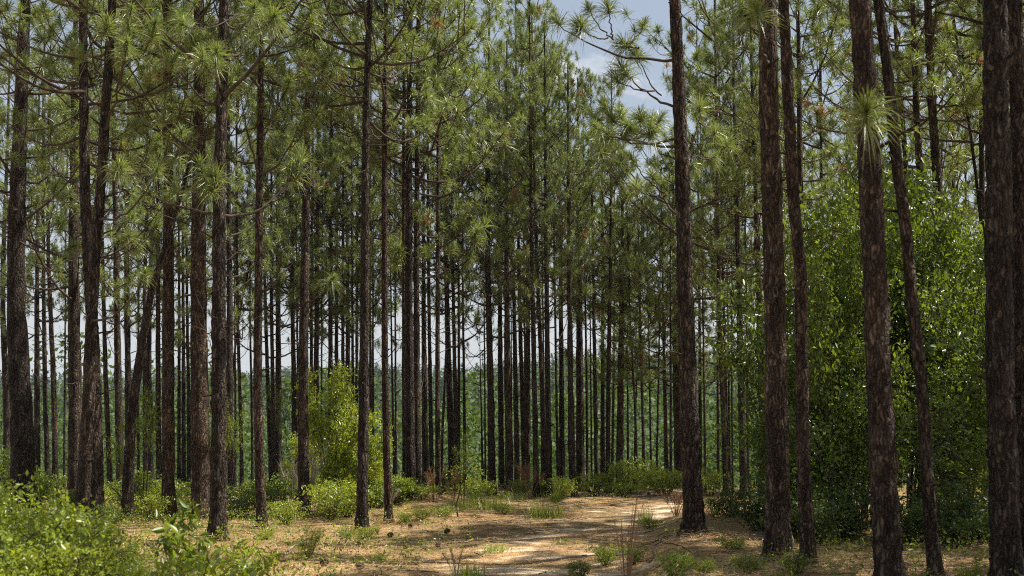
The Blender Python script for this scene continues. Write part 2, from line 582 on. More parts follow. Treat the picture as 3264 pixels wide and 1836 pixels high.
# ------------------------------------------------------------------ pine crowns (prototypes)
def crown_proto(seed, L=10.0, rmax=2.3, sparse=1.0, n_need=66):
    """woody boughs and needle foliage of one crown, its foot at z = 0, its tip at z = L"""
    r = np.random.default_rng(seed)
    wood, need = MB(), MB()
    wood.tube([(0, 0, L * .55), (0.02, .0, L * .8), (0, 0, L)], [.045, .03, .008], 6)
    P, A = [], []
    z = .1
    while z < L - .25:
        t = z / L
        nb = r.integers(3, 6)
        a0 = r.uniform(0, 6.28)
        for k in range(nb):
            if r.random() > .62 * sparse:
                continue
            az = a0 + k * 6.28 / nb + r.normal(0, .25)
            rad = rmax * ((.75 + .25 * min(1, t / .2)) * (1 - t) ** .75 + .12) * r.uniform(.45, 1.2)
            e = R(14 + 34 * t + r.normal(0, 11))
            hx = np.array([math.cos(az), math.sin(az), 0])
            lx = np.array([-hx[1], hx[0], 0])
            s = np.linspace(0, 1, 9)
            bend = r.normal(0, .16)
            up = r.uniform(.10, .42)
            sag = r.uniform(.0, .22) * (1 - t)
            pts = np.array([0, 0, z + r.uniform(-.15, .15)]) + hx * (rad * s)[:, None] + lx * (rad * bend * s ** 2)[:, None]
            pts[:, 2] += rad * (math.tan(e) * s * .8 - sag * np.sin(s * 3.14) + up * s ** 2.6) + r.normal(0, .025, 9) * s
            pts[:, :2] += r.normal(0, .02, (9, 2)) * s[:, None]
            wood.tube(pts, np.linspace(.010 + .011 * rad, .008, 9), 5)
            P.append(pts[-1])
            A.append(unit(pts[-1] - pts[-2]) + np.array([0, 0, .5]))
            for q in range(int(2 + rad * 2.0)):
                sq = r.uniform(.3, .95) ** .8
                i = sq * 8
                i0 = int(i)
                b = pts[i0] + (pts[min(i0 + 1, 8)] - pts[i0]) * (i - i0)
                sg = r.choice([-1, 1])
                hd = unit(hx * r.uniform(.35, 1) + lx * sg * r.uniform(.4, 1) + np.array([0, 0, r.uniform(-.1, .45)]))
                ll = rad * r.uniform(.16, .40)
                ss = np.linspace(0, 1, 5)
                tw = b + hd * (ll * ss)[:, None]
                tw[:, 2] += ll * (.65 * ss ** 2.2 - .12 * np.sin(ss * 3.14))
                wood.tube(tw, np.linspace(.010, .006, 5), 4)
                P.append(tw[-1])
                A.append(unit(tw[-1] - tw[-2]) + np.array([0, 0, .55]))
                if r.random() < .18:
                    tw2 = tw[2] + unit(hd + r.normal(0, .5, 3)) * np.linspace(0, ll * .6, 3)[:, None]
                    wood.tube(tw2, np.linspace(.006, .005, 3), 4)
                    P.append(tw2[-1])
                    A.append(unit(tw2[-1] - tw2[-2]) + np.array([0, 0, .5]))
        z += r.uniform(.36, .66)
    P.append(np.array([0, 0, L]))
    A.append(np.array([0, 0, 1.]))
    # bare dead branches under the live crown
    for k in range(int(10 * sparse)):
        z = -r.uniform(.0, 2.2)
        az = r.uniform(0, 6.28)
        ln = r.uniform(.25, 1.2)
        hx = np.array([math.cos(az), math.sin(az), r.uniform(-.1, .6)])
        s = np.linspace(0, 1, 6)
        pts = np.array([0, 0, z]) + hx * (ln * s)[:, None] + np.cumsum(r.normal(0, .03, (6, 3)), 0)
        pts[:, 2] += ln * .3 * s ** 2 * r.choice([-.6, 1])
        wood.tube(pts, np.linspace(.011, .003, 6), 4)
        for q in range(r.integers(0, 4)):
            b = pts[r.integers(2, 6)]
            d = unit(hx + r.normal(0, .6, 3))
            wood.tube([b, b + d * .12 + [0, 0, .02], b + d * r.uniform(.2, .45) + [0, 0, r.uniform(-.1, .15)]], [.005, .004, .002], 4)
    P, A = np.array(P), np.array(A)
    dead = r.random(len(P)) < .018
    tufts(need, P, A, n_need, .34, .0105, seed + 50, segs=2, dead=dead, cone=(10, 118))
    return (wood.build('crown', 'twig', data_only=True), need.build('foliage', ['needle', 'candle', 'dead_needle'], data_only=True), L)


CROWNS = [crown_proto(101, 10, 2.5), crown_proto(102, 10, 2.1), crown_proto(103, 9.5, 2.7), crown_proto(104, 10.5, 2.3), crown_proto(105, 9, 2.0, .8), crown_proto(106, 10, 2.4)]


# ------------------------------------------------------------------ the pines, from the photograph's trunks
# key: base pixel, points up the trunk, trunk width (photo pixels), options
T = []


def pine(key, w, *pts, **o):
    T.append((key, w, pts, o))


pine('curved', 64, (74, 1640), (73, 1500), (71, 1335), (53, 1086), (47, 918), (51, 760), (60, 570), (66, 380), (73, 190), (82, 0))
pine('a1', 22, (22, 1520), (20, 1280), (10, 1000), (8, 918), (25, 380), (35, 0))
pine('a2', 20, (118, 1560), (119, 900), (120, 570), (130, 0))
pine('a3', 16, (152, 1545), (144, 1210), (138, 900), (135, 600), (140, 200))
pine('a4', 18, (177, 1550), (174, 1272), (165, 1086), (155, 900), (150, 700), (158, 300))
pine('a5', 7, (205, 1537), (206, 1200), (208, 900))
pine('a6', 40, (241, 1625), (240, 1450), (237, 1210), (233, 900), (238, 500), (242, 0))
pine('bent', 36, (256, 1723), (267, 1520), (282, 1270), (290, 1000), (303, 800), (318, 650), (330, 500), (335, 380), (345, 250), (352, 150), (360, 0))
pine('a7', 38, (307, 1680), (305, 1400), (300, 1150), (288, 900), (272, 600), (262, 0))
pine('a8', 16, (352, 1580), (338, 1210), (329, 900), (322, 600), (318, 300))
pine('a9', 24, (385, 1600), (380, 1335), (371, 900), (364, 507), (355, 190))
pine('leaning', 30, (405, 1667), (410, 1521), (417, 1335), (435, 1210), (453, 1086), (475, 962), (500, 860), (526, 792), (570, 634), (608, 507), (640, 390), crown=False, top=330)
pine('b1', 22, (412, 1570), (408, 1300), (403, 900), (405, 700), (415, 0))
pine('b2', 10, (442, 1530), (440, 1300), (442, 960), (445, 300))
pine('b3', 15, (463, 1545), (462, 1400), (461, 900), (466, 800), (468, 300))
pine('b4', 18, (481, 1550), (481, 1400), (475, 1100), (478, 900), (490, 600), (500, 200))
pine('b5', 18, (512, 1575), (506, 1500), (504, 1086), (502, 600))
pine('stout', 36, (541, 1650), (537, 1500), (535, 900), (535, 380), (532, 0))
pine('c1', 12, (571, 1555), (570, 1300), (571, 900), (570, 600))
pine('c2', 13, (586, 1560), (584, 1300), (584, 900), (586, 500))
pine('c3', 13, (603, 1555), (601, 1300), (596, 900), (594, 600))
pine('thick', 54, (646, 1655), (641, 1460), (634, 1210), (633, 900), (637, 380), (634, 190), (633, 0))
pine('flecked', 43, (695, 1722), (696, 1520), (699, 1210), (699, 900), (700, 570), (708, 253), (713, 0))
pine('d1', 25, (733, 1580), (733, 1400), (731, 900), (727, 600), (730, 200))
pine('slant', 9, (731, 1565), (733, 1250), (755, 1050), (779, 900), (811, 792), (835, 690), crown=False, top=600)
pine('d2', 8, (750, 1546), (750, 1400), (748, 900))
pine('d3', 12, (771, 1560), (764, 1210), (759, 1100), (756, 900))
pine('d4', 9, (805, 1545), (803, 1270), (798, 1086), (797, 900), (795, 500))
pine('narrow', 26, (836, 1685), (828, 1520), (822, 1210), (825, 900), (827, 570), (830, 253), (836, 0))
pine('e1', 14, (866, 1545), (860, 1400), (851, 1150), (843, 900), (838, 500))
pine('e2', 14, (876, 1540), (871, 1400), (869, 1210), (863, 900), (866, 500))
pine('e3', 20, (889, 1550), (887, 1300), (886, 900), (887, 440), (884, 190))
pine('e4', 18, (942, 1540), (940, 1450), (936, 1210), (931, 900), (929, 400))
pine('e5', 8, (953, 1530), (950, 1200), (946, 900))
pine('weedy', 31, (970, 1657), (967, 1500), (965, 1397), (967, 1150), (971, 900), (977, 634), (979, 380), (981, 190), (985, 0))
pine('f1', 12, (992, 1540), (993, 1200), (992, 900), (996, 400))
pine('f2', 19, (1006, 1550), (1007, 1270), (1010, 900), (1015, 400))
pine('f3', 7, (1024, 1530), (1025, 1100), (1026, 900))
pine('f4', 17, (1052, 1550), (1053, 1200), (1053, 900), (1056, 400))
pine('f5', 15, (1074, 1545), (1073, 1200), (1073, 900), (1075, 300))
pine('f6', 12, (1094, 1540), (1093, 1100), (1093, 900))
pine('f7', 18, (1110, 1545), (1109, 1100), (1108, 900), (1104, 600))
pine('f8', 10, (1126, 1535), (1124, 1100), (1122, 900))
pine('f9', 12, (1137, 1540), (1137, 1100), (1137, 900), (1140, 500))
pine('straight', 30, (1153, 1697), (1156, 1500), (1159, 1210), (1163, 900), (1164, 570), (1170, 253), (1180, 0))
pine('g1', 10, (1183, 1545), (1181, 1200), (1180, 900))
pine('g2', 9, (1190, 1540), (1189, 1200), (1189, 900))
pine('reddish', 20, (1240, 1665), (1232, 1450), (1227, 1150), (1226, 900), (1225, 570), (1227, 253), (1229, 95), (1230, 0), bark='bark_red')
pine('h1', 8, (1258, 1540), (1251, 1270), (1245, 900))
pine('h2', 8, (1263, 1535), (1261, 1270), (1259, 900))
pine('h3', 14, (1292, 1570), (1288, 1300), (1287, 900))
pine('h4', 28, (1309, 1583), (1308, 1460), (1304, 1210), (1303, 900), (1303, 600), (1306, 250))
pine('h5', 20, (1331, 1565), (1329, 1300), (1327, 900), (1330, 500))
pine('h6', 20, (1356, 1545), (1354, 1335), (1351, 1025), (1350, 800))
pine('h7', 14, (1377, 1545), (1372, 1270), (1366, 900), (1364, 600))
pine('i1', 15, (1397, 1575), (1394, 1210), (1395, 900), (1396, 500))
pine('oblique', 9, (1406, 1545), (1407, 1460), (1413, 1300), (1421, 1180), (1424, 1040), (1424, 900))
pine('i2', 22, (1441, 1548), (1438, 1400), (1429, 1150), (1423, 900), (1420, 600))
pine('i3', 15, (1458, 1540), (1450, 1210), (1444, 900), (1440, 500))
pine('i4', 10, (1462, 1535), (1463, 1210), (1462, 900))
pine('i5', 10, (1482, 1535), (1480, 1270), (1475, 960), (1474, 800))
pine('small', 8, (1539, 1545), (1536, 1400), (1531, 1160), (1529, 1110), crown='young', top=1060)
pine('i6', 6, (1547, 1535), (1545, 1200), (1543, 900))
pine('j1', 24, (1568, 1580), (1566, 1460), (1564, 1210), (1555, 900), (1554, 600), (1558, 200), (1560, 0))
pine('j2', 18, (1599, 1550), (1595, 1210), (1593, 900), (1592, 600))
pine('j3', 24, (1624, 1575), (1623, 1460), (1618, 1210), (1615, 900), (1614, 600), (1613, 320), (1619, 0))
pine('j4', 5, (1631, 1540), (1630, 1200), (1629, 900))
pine('j5', 17, (1649, 1555), (1648, 1460), (1643, 1210), (1637, 900))
pine('j6', 15, (1671, 1545), (1663, 1210), (1655, 900))
pine('j7', 9, (1678, 1540), (1674, 1200), (1671, 900))
pine('j8', 17, (1681, 1570), (1682, 1400), (1683, 900))
pine('j9', 18, (1710, 1583), (1708, 1460), (1703, 1210), (1697, 900))
pine('k1', 16, (1733, 1572), (1731, 1335), (1722, 1086), (1714, 900))
pine('k2', 7, (1736, 1540), (1733, 1200), (1730, 950))
pine('k3', 20, (1750, 1580), (1746, 1210), (1742, 900), top=60)
pine('k4', 9, (1779, 1540), (1773, 1210), (1768, 900))
pine('k5', 18, (1792, 1560), (1790, 1210), (1787, 900), top=150)
pine('k6', 22, (1826, 1583), (1822, 1400), (1818, 1210), (1815, 900), top=190)
pine('k7', 27, (1851, 1565), (1849, 1400), (1846, 962), top=250)
pine('k8', 9, (1872, 1545), (1870, 1210), (1866, 1000), top=240)
pine('k9', 6, (1886, 1540), (1882, 1086), top=560)
pine('l1', 14, (1902, 1548), (1897, 1210), (1892, 960), top=250)
pine('l2', 15, (1921, 1545), (1921, 1200), (1921, 1000), top=420)
pine('l3', 16, (1938, 1572), (1939, 1210), (1944, 900), (1946, 800), top=230)
pine('l4', 9, (1951, 1550), (1957, 1086), top=540)
pine('l5', 24, (1975, 1560), (1976, 1400), (1978, 1210), (1982, 980), top=500)
pine('l6', 7, (2002, 1540), (2000, 1150), top=600)
pine('l7', 8, (2031, 1540), (2025, 1300), (2015, 1136), top=620)
pine('l8', 6, (2022, 1540), (2026, 1270), (2034, 1136), top=640)
pine('l9', 11, (2053, 1545), (2049, 1300), (2043, 1117), top=560)
pine('m1', 7, (2076, 1545), (2070, 1210), (2067, 1050), top=600)
pine('m2', 7, (2093, 1545), (2097, 1250), (2101, 1100), top=590)
pine('m3', 13, (2125, 1548), (2118, 1210), (2114, 1000), top=520)
pine('m4', 9, (2138, 1545), (2138, 1150), top=500)
pine('m5', 26, (2163, 1555), (2161, 1400), (2154, 1100), (2150, 900), top=420)
pine('path', 52, (2212, 1706), (2206, 1520), (2202, 1400), (2192, 1150), (2184, 900), (2172, 500), (2160, 200), (2150, 0))
pine('n1', 11, (2233, 1550), (2231, 1200), (2229, 1000), (2226, 600))
pine('n2', 8, (2248, 1545), (2242, 1100), (2238, 800))
pine('n3', 16, (2314, 1580), (2308, 1400), (2300, 1210), (2292, 900), (2285, 500))
pine('n4', 10, (2320, 1550), (2316, 1335), (2308, 1025))
pine('n5', 8, (2326, 1545), (2323, 1200), (2320, 1025))
pine('n6', 6, (2335, 1545), (2333, 1270), (2333, 1000))
pine('n7', 24, (2373, 1590), (2367, 1400), (2361, 1210), (2355, 900), (2347, 634), (2341, 320))
pine('n8', 8, (2384, 1550), (2382, 1270), (2379, 1000))
pine('n9', 26, (2434, 1600), (2430, 1300), (2421, 1000), (2410, 634), (2398, 300))
pine('rimlit', 62, (2480, 1784), (2478, 1520), (2473, 1210), (2468, 900), (2461, 634), (2452, 320), (2448, 0))
pine('o1', 36, (2578, 1806), (2566, 1600), (2557, 1350), (2555, 900), (2550, 820), (2530, 634), (2518, 380), (2505, 127), (2499, 0))
pine('o2', 26, (2562, 1620), (2556, 1300), (2550, 700), (2546, 190), (2543, 0))
pine('massive', 70, (2842, 1880), (2833, 1836), (2810, 1352), (2791, 900), (2784, 760), (2762, 380), (2746, 127), (2740, 0))
pine('tilted', 34, (2986, 1860), (2978, 1836), (2955, 1480), (2939, 1223), (2897, 900), (2892, 760), (2860, 570), (2841, 380), (2822, 190), (2797, 0))
pine('p1', 20, (2902, 1640), (2898, 634), (2879, 380), (2860, 190), (2850, 0))
pine('p2', 28, (2946, 1650), (2936, 570), (2924, 380), (2914, 127), (2910, 0))
pine('p3', 32, (3000, 1665), (2990, 570), (2974, 380), (2958, 63), (2956, 0))
pine('p4', 12, (3172, 1650), (3126, 684), (3095, 443), (3063, 253), (3031, 0))
pine('p5', 20, (3142, 1650), (3130, 800), (3126, 320), (3120, 0))
pine('twin', 76, (3218, 1885), (3210, 1836), (3194, 1352), (3181, 900), (3183, 634), (3171, 317), (3168, 0))
for k_, (x_, w_, D_) in enumerate([(2500, 15, 40), (2625, 15, 37), (2690, 12, 43), (2740, 16, 38), (2870, 13, 44), (2995, 12, 40), (3040, 16, 36), (3085, 12, 42), (3235, 15, 38), (3275, 17, 36), (2290, 9, 44), (2455, 12, 45)]):
    pine('back%d' % k_, w_, (x_, 1640), (x_ - 2, 1200), (x_ - 8 * math.sin(k_ * 2.1), 600), (x_ - 14 * math.sin(k_ * 2.1), 0), D=D_, hb=4.6 + .9 * math.sin(k_ * 1.7))
pine('edge', 52, (3268, 1870), (3262, 1700), (3254, 1200), (3250, 900), (3246, 380), (3228, 0))

ANCHOR = {   # key: (full label, how its neighbours call it)
    'curved': ('thick dark pine with a curved trunk rising behind the glossy corner bush', 'curved thick pine'),
    'bent': ('gently bent pine with a swept foot standing among the low bushes', 'gently bent pine'),
    'leaning': ('slanted pine trunk leaning hard over towards the stout pines beside it', 'slanted leaning pine'),
    'stout': ('stout straight pine just before the pair of thin close-set trunks', 'stout straight pine'),
    'thick': ('thickest straight pine standing behind the seedling with big pointed leaves', 'thickest pine'),
    'flecked': ('straight pine with pale flecked bark in front of the thickest one', 'pale-flecked pine'),
    'narrow': ('slim pine with a dark scarred foot between the flecked pine and the weedy one', 'slim scarred-foot pine'),
    'weedy': ('straight pine with a grey dry weed standing against its foot', 'pine with the grey weed'),
    'straight': ('tall bare pine standing just beyond the leafy green sapling', 'bare pine beside the green sapling'),
    'reddish': ('slim reddish-barked pine with a dry wisp of grass at its foot', 'reddish-barked pine'),
    'path': ('thick dark pine standing alone beside the end of the sandy track', 'lone thick pine by the track'),
    'rimlit': ('thick pine with a bright sunlit rim in front of the dark thicket', 'sun-rimmed pine'),
    'massive': ('massive scaly pine trunk rising through the middle of the leafy thicket', 'massive scaly pine'),
    'tilted': ('narrow tilted pine leaning towards the massive scaly trunk in the thicket', 'tilted pine'),
    'twin': ('broadest scaly pine trunk, near the picture edge beyond the thicket', 'broadest scaly pine'),
    'edge': ('pine trunk cut off by the picture edge beside the broadest scaly one', 'cut-off edge pine'),
    'slant': ('very thin slanting dead pine stem leaning off beyond the flecked pine', 'thin slanting stem'),
    'oblique': ('thin pine stem leaning sideways behind the upright trunks near the dry plumes', 'thin oblique stem'),
    'small': ('small young pine with a low tufted top well under the tall canopy', 'small young pine'),
    'h4': ('sturdy pine at the end of the needle mound, biggest of a tight group', 'pine behind the mound'),
    'j1': ('straight pine just past the small young pine, with bright grass at its foot', 'pine with bright grass'),
    'k3': ('mid-sized pine standing at the very front of the densest trunk row', 'front pine of the dense row'),
    'l5': ('dark pine whose trunk vanishes into low drooping foliage above the round shrubs', 'dark pine with drooping foliage'),
    'n7': ('mid-sized pine at the shaded rim of the thicket beyond the lone track pine', 'pine at the thicket rim'),
}
ORD = ['', 'first', 'second', 'third', 'fourth', 'fifth', 'sixth', 'seventh', 'eighth', 'ninth', 'tenth']


def size_word(wd):
    return 'very thin' if wd < 8.5 else 'thin' if wd < 13 else 'slender' if wd < 19 else 'mid-sized' if wd < 27 else 'sturdy'


def mid_x(pts):
    ys = [p[1] for p in pts][::-1]
    xs = [p[0] for p in pts][::-1]
    return float(np.interp(1250, ys, xs))


order = sorted(T, key=lambda e: mid_x(e[2]))
LABEL = {}
last, cnt = None, 0
pre = []
for e in order:
    if e[0] in ANCHOR:
        LABEL[e[0]] = ANCHOR[e[0]][0]
        last, cnt = e[0], 0
        for q, (pk, pw) in enumerate(pre):
            LABEL[pk] = f"{size_word(pw)} pine trunk, {ORD[len(pre) - q]} to the left of the {ANCHOR[e[0]][1]}"
        pre = []
    elif last is None:
        pre.append((e[0], e[1]))
    else:
        cnt += 1
        LABEL[e[0]] = f"{size_word(e[1])} pine trunk, {ORD[cnt]} to the right of the {ANCHOR[last][1]}"

GROUP = 'pines of the stand'
PINES = {}


def trunk_mesh(axis_z, axis_x, y0, r0, H, zg, seed, sides, dz):
    """tapered bark column following the axis, flared at the foot, in coordinates local to the foot"""
    r = np.random.default_rng(seed)
    mb = MB()
    z = np.arange(-.25, H + 1e-6, dz)
    h = np.clip(z, 0, H)
    x = np.interp(zg + z, axis_z, axis_x)
    k = np.ones(5) / 5
    if len(x) > 12:
        x = np.convolve(np.pad(x, 6, 'edge'), np.ones(13) / 13, 'valid')
    yy = y0 + .03 * np.sin(h * .5 + seed) * np.minimum(1, h / 3)
    rad = r0 * (1 - .80 * (h / H) ** 1.15) * (1 + .50 * np.exp(-h / .12) + .17 * np.exp(-h / .6))
    a = np.arange(sides) * 2 * math.pi / sides
    pl = r.normal(size=(len(z) // 2 + 2, sides))
    pl = np.repeat(pl, 2, 0)[:len(z)]
    rough = 1 + .055 * pl + .03 * r.normal(size=(len(z), sides)) + .035 * np.sin(z[:, None] * 5 + 3 * np.sin(a)[None] + seed) + .05 * np.exp(-h / .2)[:, None] * np.sin(a * 5 + seed)[None]
    ring = np.stack([x[:, None] + rad[:, None] * rough * np.cos(a), yy[:, None] + rad[:, None] * rough * np.sin(a), np.repeat(z[:, None], sides, 1)], -1)
    n = len(z)
    i = np.arange(n - 1)[:, None] * sides
    j = np.arange(sides)[None]
    kk = (j + 1) % sides
    q = np.stack([i + j, i + kk, i + sides + kk, i + sides + j], -1).reshape(-1, 4)
    mb.add(ring.reshape(-1, 3), q)
    # stubs of shed branches
    for s in range(int(6 + H * .6)):
        hz = r.uniform(.8, min(H * .7, 8))
        xx = float(np.interp(hz, z, x))
        rr = float(np.interp(hz, z, rad))
        az = r.uniform(0, 6.28)
        d = np.array([math.cos(az), math.sin(az), r.uniform(-.1, .5)])
        ln = rr + r.choice([.03, .05, .08, .25, .45], p=[.35, .3, .2, .1, .05])
        mid = np.array([xx, y0, hz]) + d * (rr * .6)
        end = np.array([xx, y0, hz]) + d * ln
        mb.tube([mid, (mid + end) / 2 + [0, 0, .01], end], [.02, .014, .008], 5, 0)
    return mb


for idx, (key, wpx, pts, o) in enumerate(T):
    base = hit(*pts[0])
    D = base.y
    if 'D' in o or D > 42:
        D = o.get('D', 35 + 9 * abs(math.sin(idx * 4.7)))
        q = at(*pts[0], D)
        base = Vector((q.x, D, gz(q.x, D)))
    zg = base.z
    W = [at(px, py, D) for px, py in pts]
    dia = wpx / F * D * (1.14 if D < 30 else 1.04)
    az = [zg - .4] + [p.z for p in W]
    ax = [W[0].x - (W[1].x - W[0].x) * .2] + [p.x for p in W]
    if 'top' in o:
        H = at(pts[-1][0], o['top'], D).z - zg
    else:
        H = 16.5 + 2.2 * math.sin(idx * 2.7)
        if key in ('massive', 'tilted', 'o1', 'rimlit', 'twin', 'edge'):
            H = 23.5
        if wpx < 10:
            H *= .85
    # continue the lean of the last stretch above the frame, straightening
    (x1, z1), (x0, z0) = (ax[-1], az[-1]), (ax[-2], az[-2])
    sl = max(-.09, min(.09, (x1 - x0) / max(.5, z1 - z0)))
    if key in ('leaning', 'slant'):
        sl = (x1 - x0) / (z1 - z0)
    if zg + H > z1:
        for q in range(1, 5):
            zz = z1 + (zg + H - z1) * q / 4
            az.append(zz)
            ax.append(ax[-1] + sl * (az[-1] - az[-2]) * (1 - .2 * q))
    root = thing('pine_tree', LABEL[key], 'pine tree', (base.x, base.y, zg), 0, GROUP)
    lx = [v - base.x for v in ax]
    near = D < 24
    mb = trunk_mesh(az, lx, 0, dia / 2, H, zg, idx, 30 if near else 14, .055 if near else .22)
    tr = mb.build('trunk', o.get('bark', 'bark_pale' if idx % 4 == 1 else 'bark'), root, smooth=True)
    PINES[key] = dict(root=root, D=D, az=az, ax=ax, base=base, H=H, dia=dia)
    cr_ = o.get('crown', True)
    if cr_ is True:
        hb = min(6.5 + 1.5 * math.sin(idx * 1.9), H * .5) if 'top' not in o else H * (.31 if key in ('l5', 'l7', 'l9', 'm1', 'm3', 'm5', 'l2') else .42 if idx % 2 else .52)
        cw, cf, cl = CROWNS[idx % len(CROWNS)]
        zb, zt = zg + hb, zg + H
        xb, xt = np.interp([zb, zt], az, lx)
        d = Vector((xt - xb, 0, H - hb))
        s = d.length / cl
        if D < 17.5:
            hb, cw, cf, cl = (15.8 if H > 22 else H * .6), *CROWNS[4]
            zb = zg + hb
            xb = np.interp(zb, az, lx)
            d = Vector((xt - xb, 0, H - hb))
            s = d.length / cl * .8
        elif key in ('p1', 'p2', 'p3', 'p4', 'p5', 'o2'):
            hb = 7.4
            xb = np.interp(zg + hb, az, lx)
            d = Vector((xt - xb, 0, H - hb))
            s = d.length / cl
        elif 'D' in o:
            hb = o.get('hb', 5.0)
            xb = np.interp(zg + hb, az, lx)
            d = Vector((xt - xb, 0, H - hb))
            s = d.length / cl
        sx = min(1.15, max(.62, s * (.95 + .12 * math.sin(idx * 3.3)))) * (.8 if wpx < 10 else 1)
        if D > 33:
            sx *= .9 if 'D' in o else 1.05 if key in ('l5', 'l7', 'l9', 'm1', 'm3', 'm5', 'l2', 'n3', 'n7') else .74
        ob = link('crown', cw, root)
        ob.location = (xb, 0, hb)
        ob.rotation_mode = 'QUATERNION'
        ob.rotation_quaternion = d.to_track_quat('Z', 'Y') @ Quaternion((0, 0, 1), idx * 2.39)
        ob.scale = (sx, sx, s)
        link('foliage', cf, ob)
    elif cr_ == 'young':
        wood, need = MB(), MB()
        r = np.random.default_rng(3)
        P, A = [], []
        for q in range(11):
            h = H * r.uniform(.72, 1.0)
            b = np.array([float(np.interp(zg + h, az, lx)), 0, h])
            a = r.uniform(0, 6.28)
            ln = r.uniform(.35, .95)
            s = np.linspace(0, 1, 5)
            pp = b + np.array([math.cos(a), math.sin(a), .1]) * (ln * s)[:, None]
            pp[:, 2] += ln * .7 * s ** 2.2
            wood.tube(pp, np.linspace(.018, .008, 5), 5)
            P.append(pp[-1]); A.append(unit(pp[-1] - pp[-2]) + [0, 0, .4])
        P.append(np.array([float(np.interp(zg + H, az, lx)), 0, H])); A.append(np.array([0, 0, 1.]))
        tufts(need, P, A, 60, .3, .008, 4)
        ob = wood.build('crown', 'twig', root)
        need.build('foliage', ['needle', 'candle', 'dead_needle'], ob)


# the stand goes on beyond the picture's edge
for k_, (x_, y_) in enumerate([(8.4, 13.4), (10.6, 15.4), (13.2, 14.2), (16.5, 19.4), (17.5, 25), (11, 11.5), (6.9, 12.5), (8.0, 15.9), (9.6, 17.3)]):
    g_ = gz(x_, y_)
    H_ = 16 + 1.5 * math.sin(k_ * 2.3)
    root = thing('pine_tree', 'pine standing out of view beyond the cut-off edge pine', 'pine tree', (x_, y_, g_), 0, 'pines beyond the picture edge')
    trunk_mesh([g_ - .3, g_ + H_], [0, .2], 0, .14, H_, g_, 200 + k_, 12, .3).build('trunk', 'bark', root, smooth=True)
    cw, cf, cl = CROWNS[k_ % 6]
    ob = link('crown', cw, root)
    ob.location = (.1, 0, 6.4)
    ob.rotation_euler = (0, 0, k_ * 1.7)
    ob.scale = (1, 1, (H_ - 6.4) / cl)
    link('foliage', cf, ob)


# low boughs that hang in front of the stand, each grown from its own tree
def bough(key, hy, ends, seed, n=140, L=.36):
    """a bough from the trunk at photo height hy to tufts at (px, py, dD)"""
    t = PINES[key]
    r = np.random.default_rng(seed)
    D = t['D']
    wood, need = MB(), MB()
    zs = at(1632, hy, D).z
    o0 = np.array([float(np.interp(zs, t['az'], t['ax'])), D, zs]) - np.array(t['base'])
    P, A = [], []
    main = np.array(at(*ends[0][:2], D + ends[0][2])) - np.array(t['base'])
    for k, (px, py, dD) in enumerate(ends):
        e = np.array(at(px, py, D + dD)) - np.array(t['base'])
        s = np.linspace(0, 1, 12)[:, None]
        st = o0 if k == 0 else o0 + (main - o0) * r.uniform(.3, .6)
        dist = np.linalg.norm(e - st)
        c = st + (e - st) * .6 + np.array([0, 0, -.22 * dist])
        pp = (1 - s) ** 2 * st + 2 * s * (1 - s) * c + s ** 2 * e
        pp[1:-1] += r.normal(0, .012, (10, 3))
        wood.tube(pp, np.linspace(.024 if k == 0 else .013, .007, 12), 6)
        P.append(pp[-1]); A.append(unit(pp[-1] - pp[-3]) + [0, 0, .35])
        if r.random() < .5:
            P.append(pp[-2]); A.append(unit(pp[-1] - pp[-3]) + r.normal(0, .3, 3))
    tufts(need, P, A, n, L, .0075, seed, segs=2, cone=(8, 125))
    b = wood.build('bough', 'twig', t['root'], smooth=True)
    need.build('foliage', ['needle', 'candle', 'dead_needle'], b)


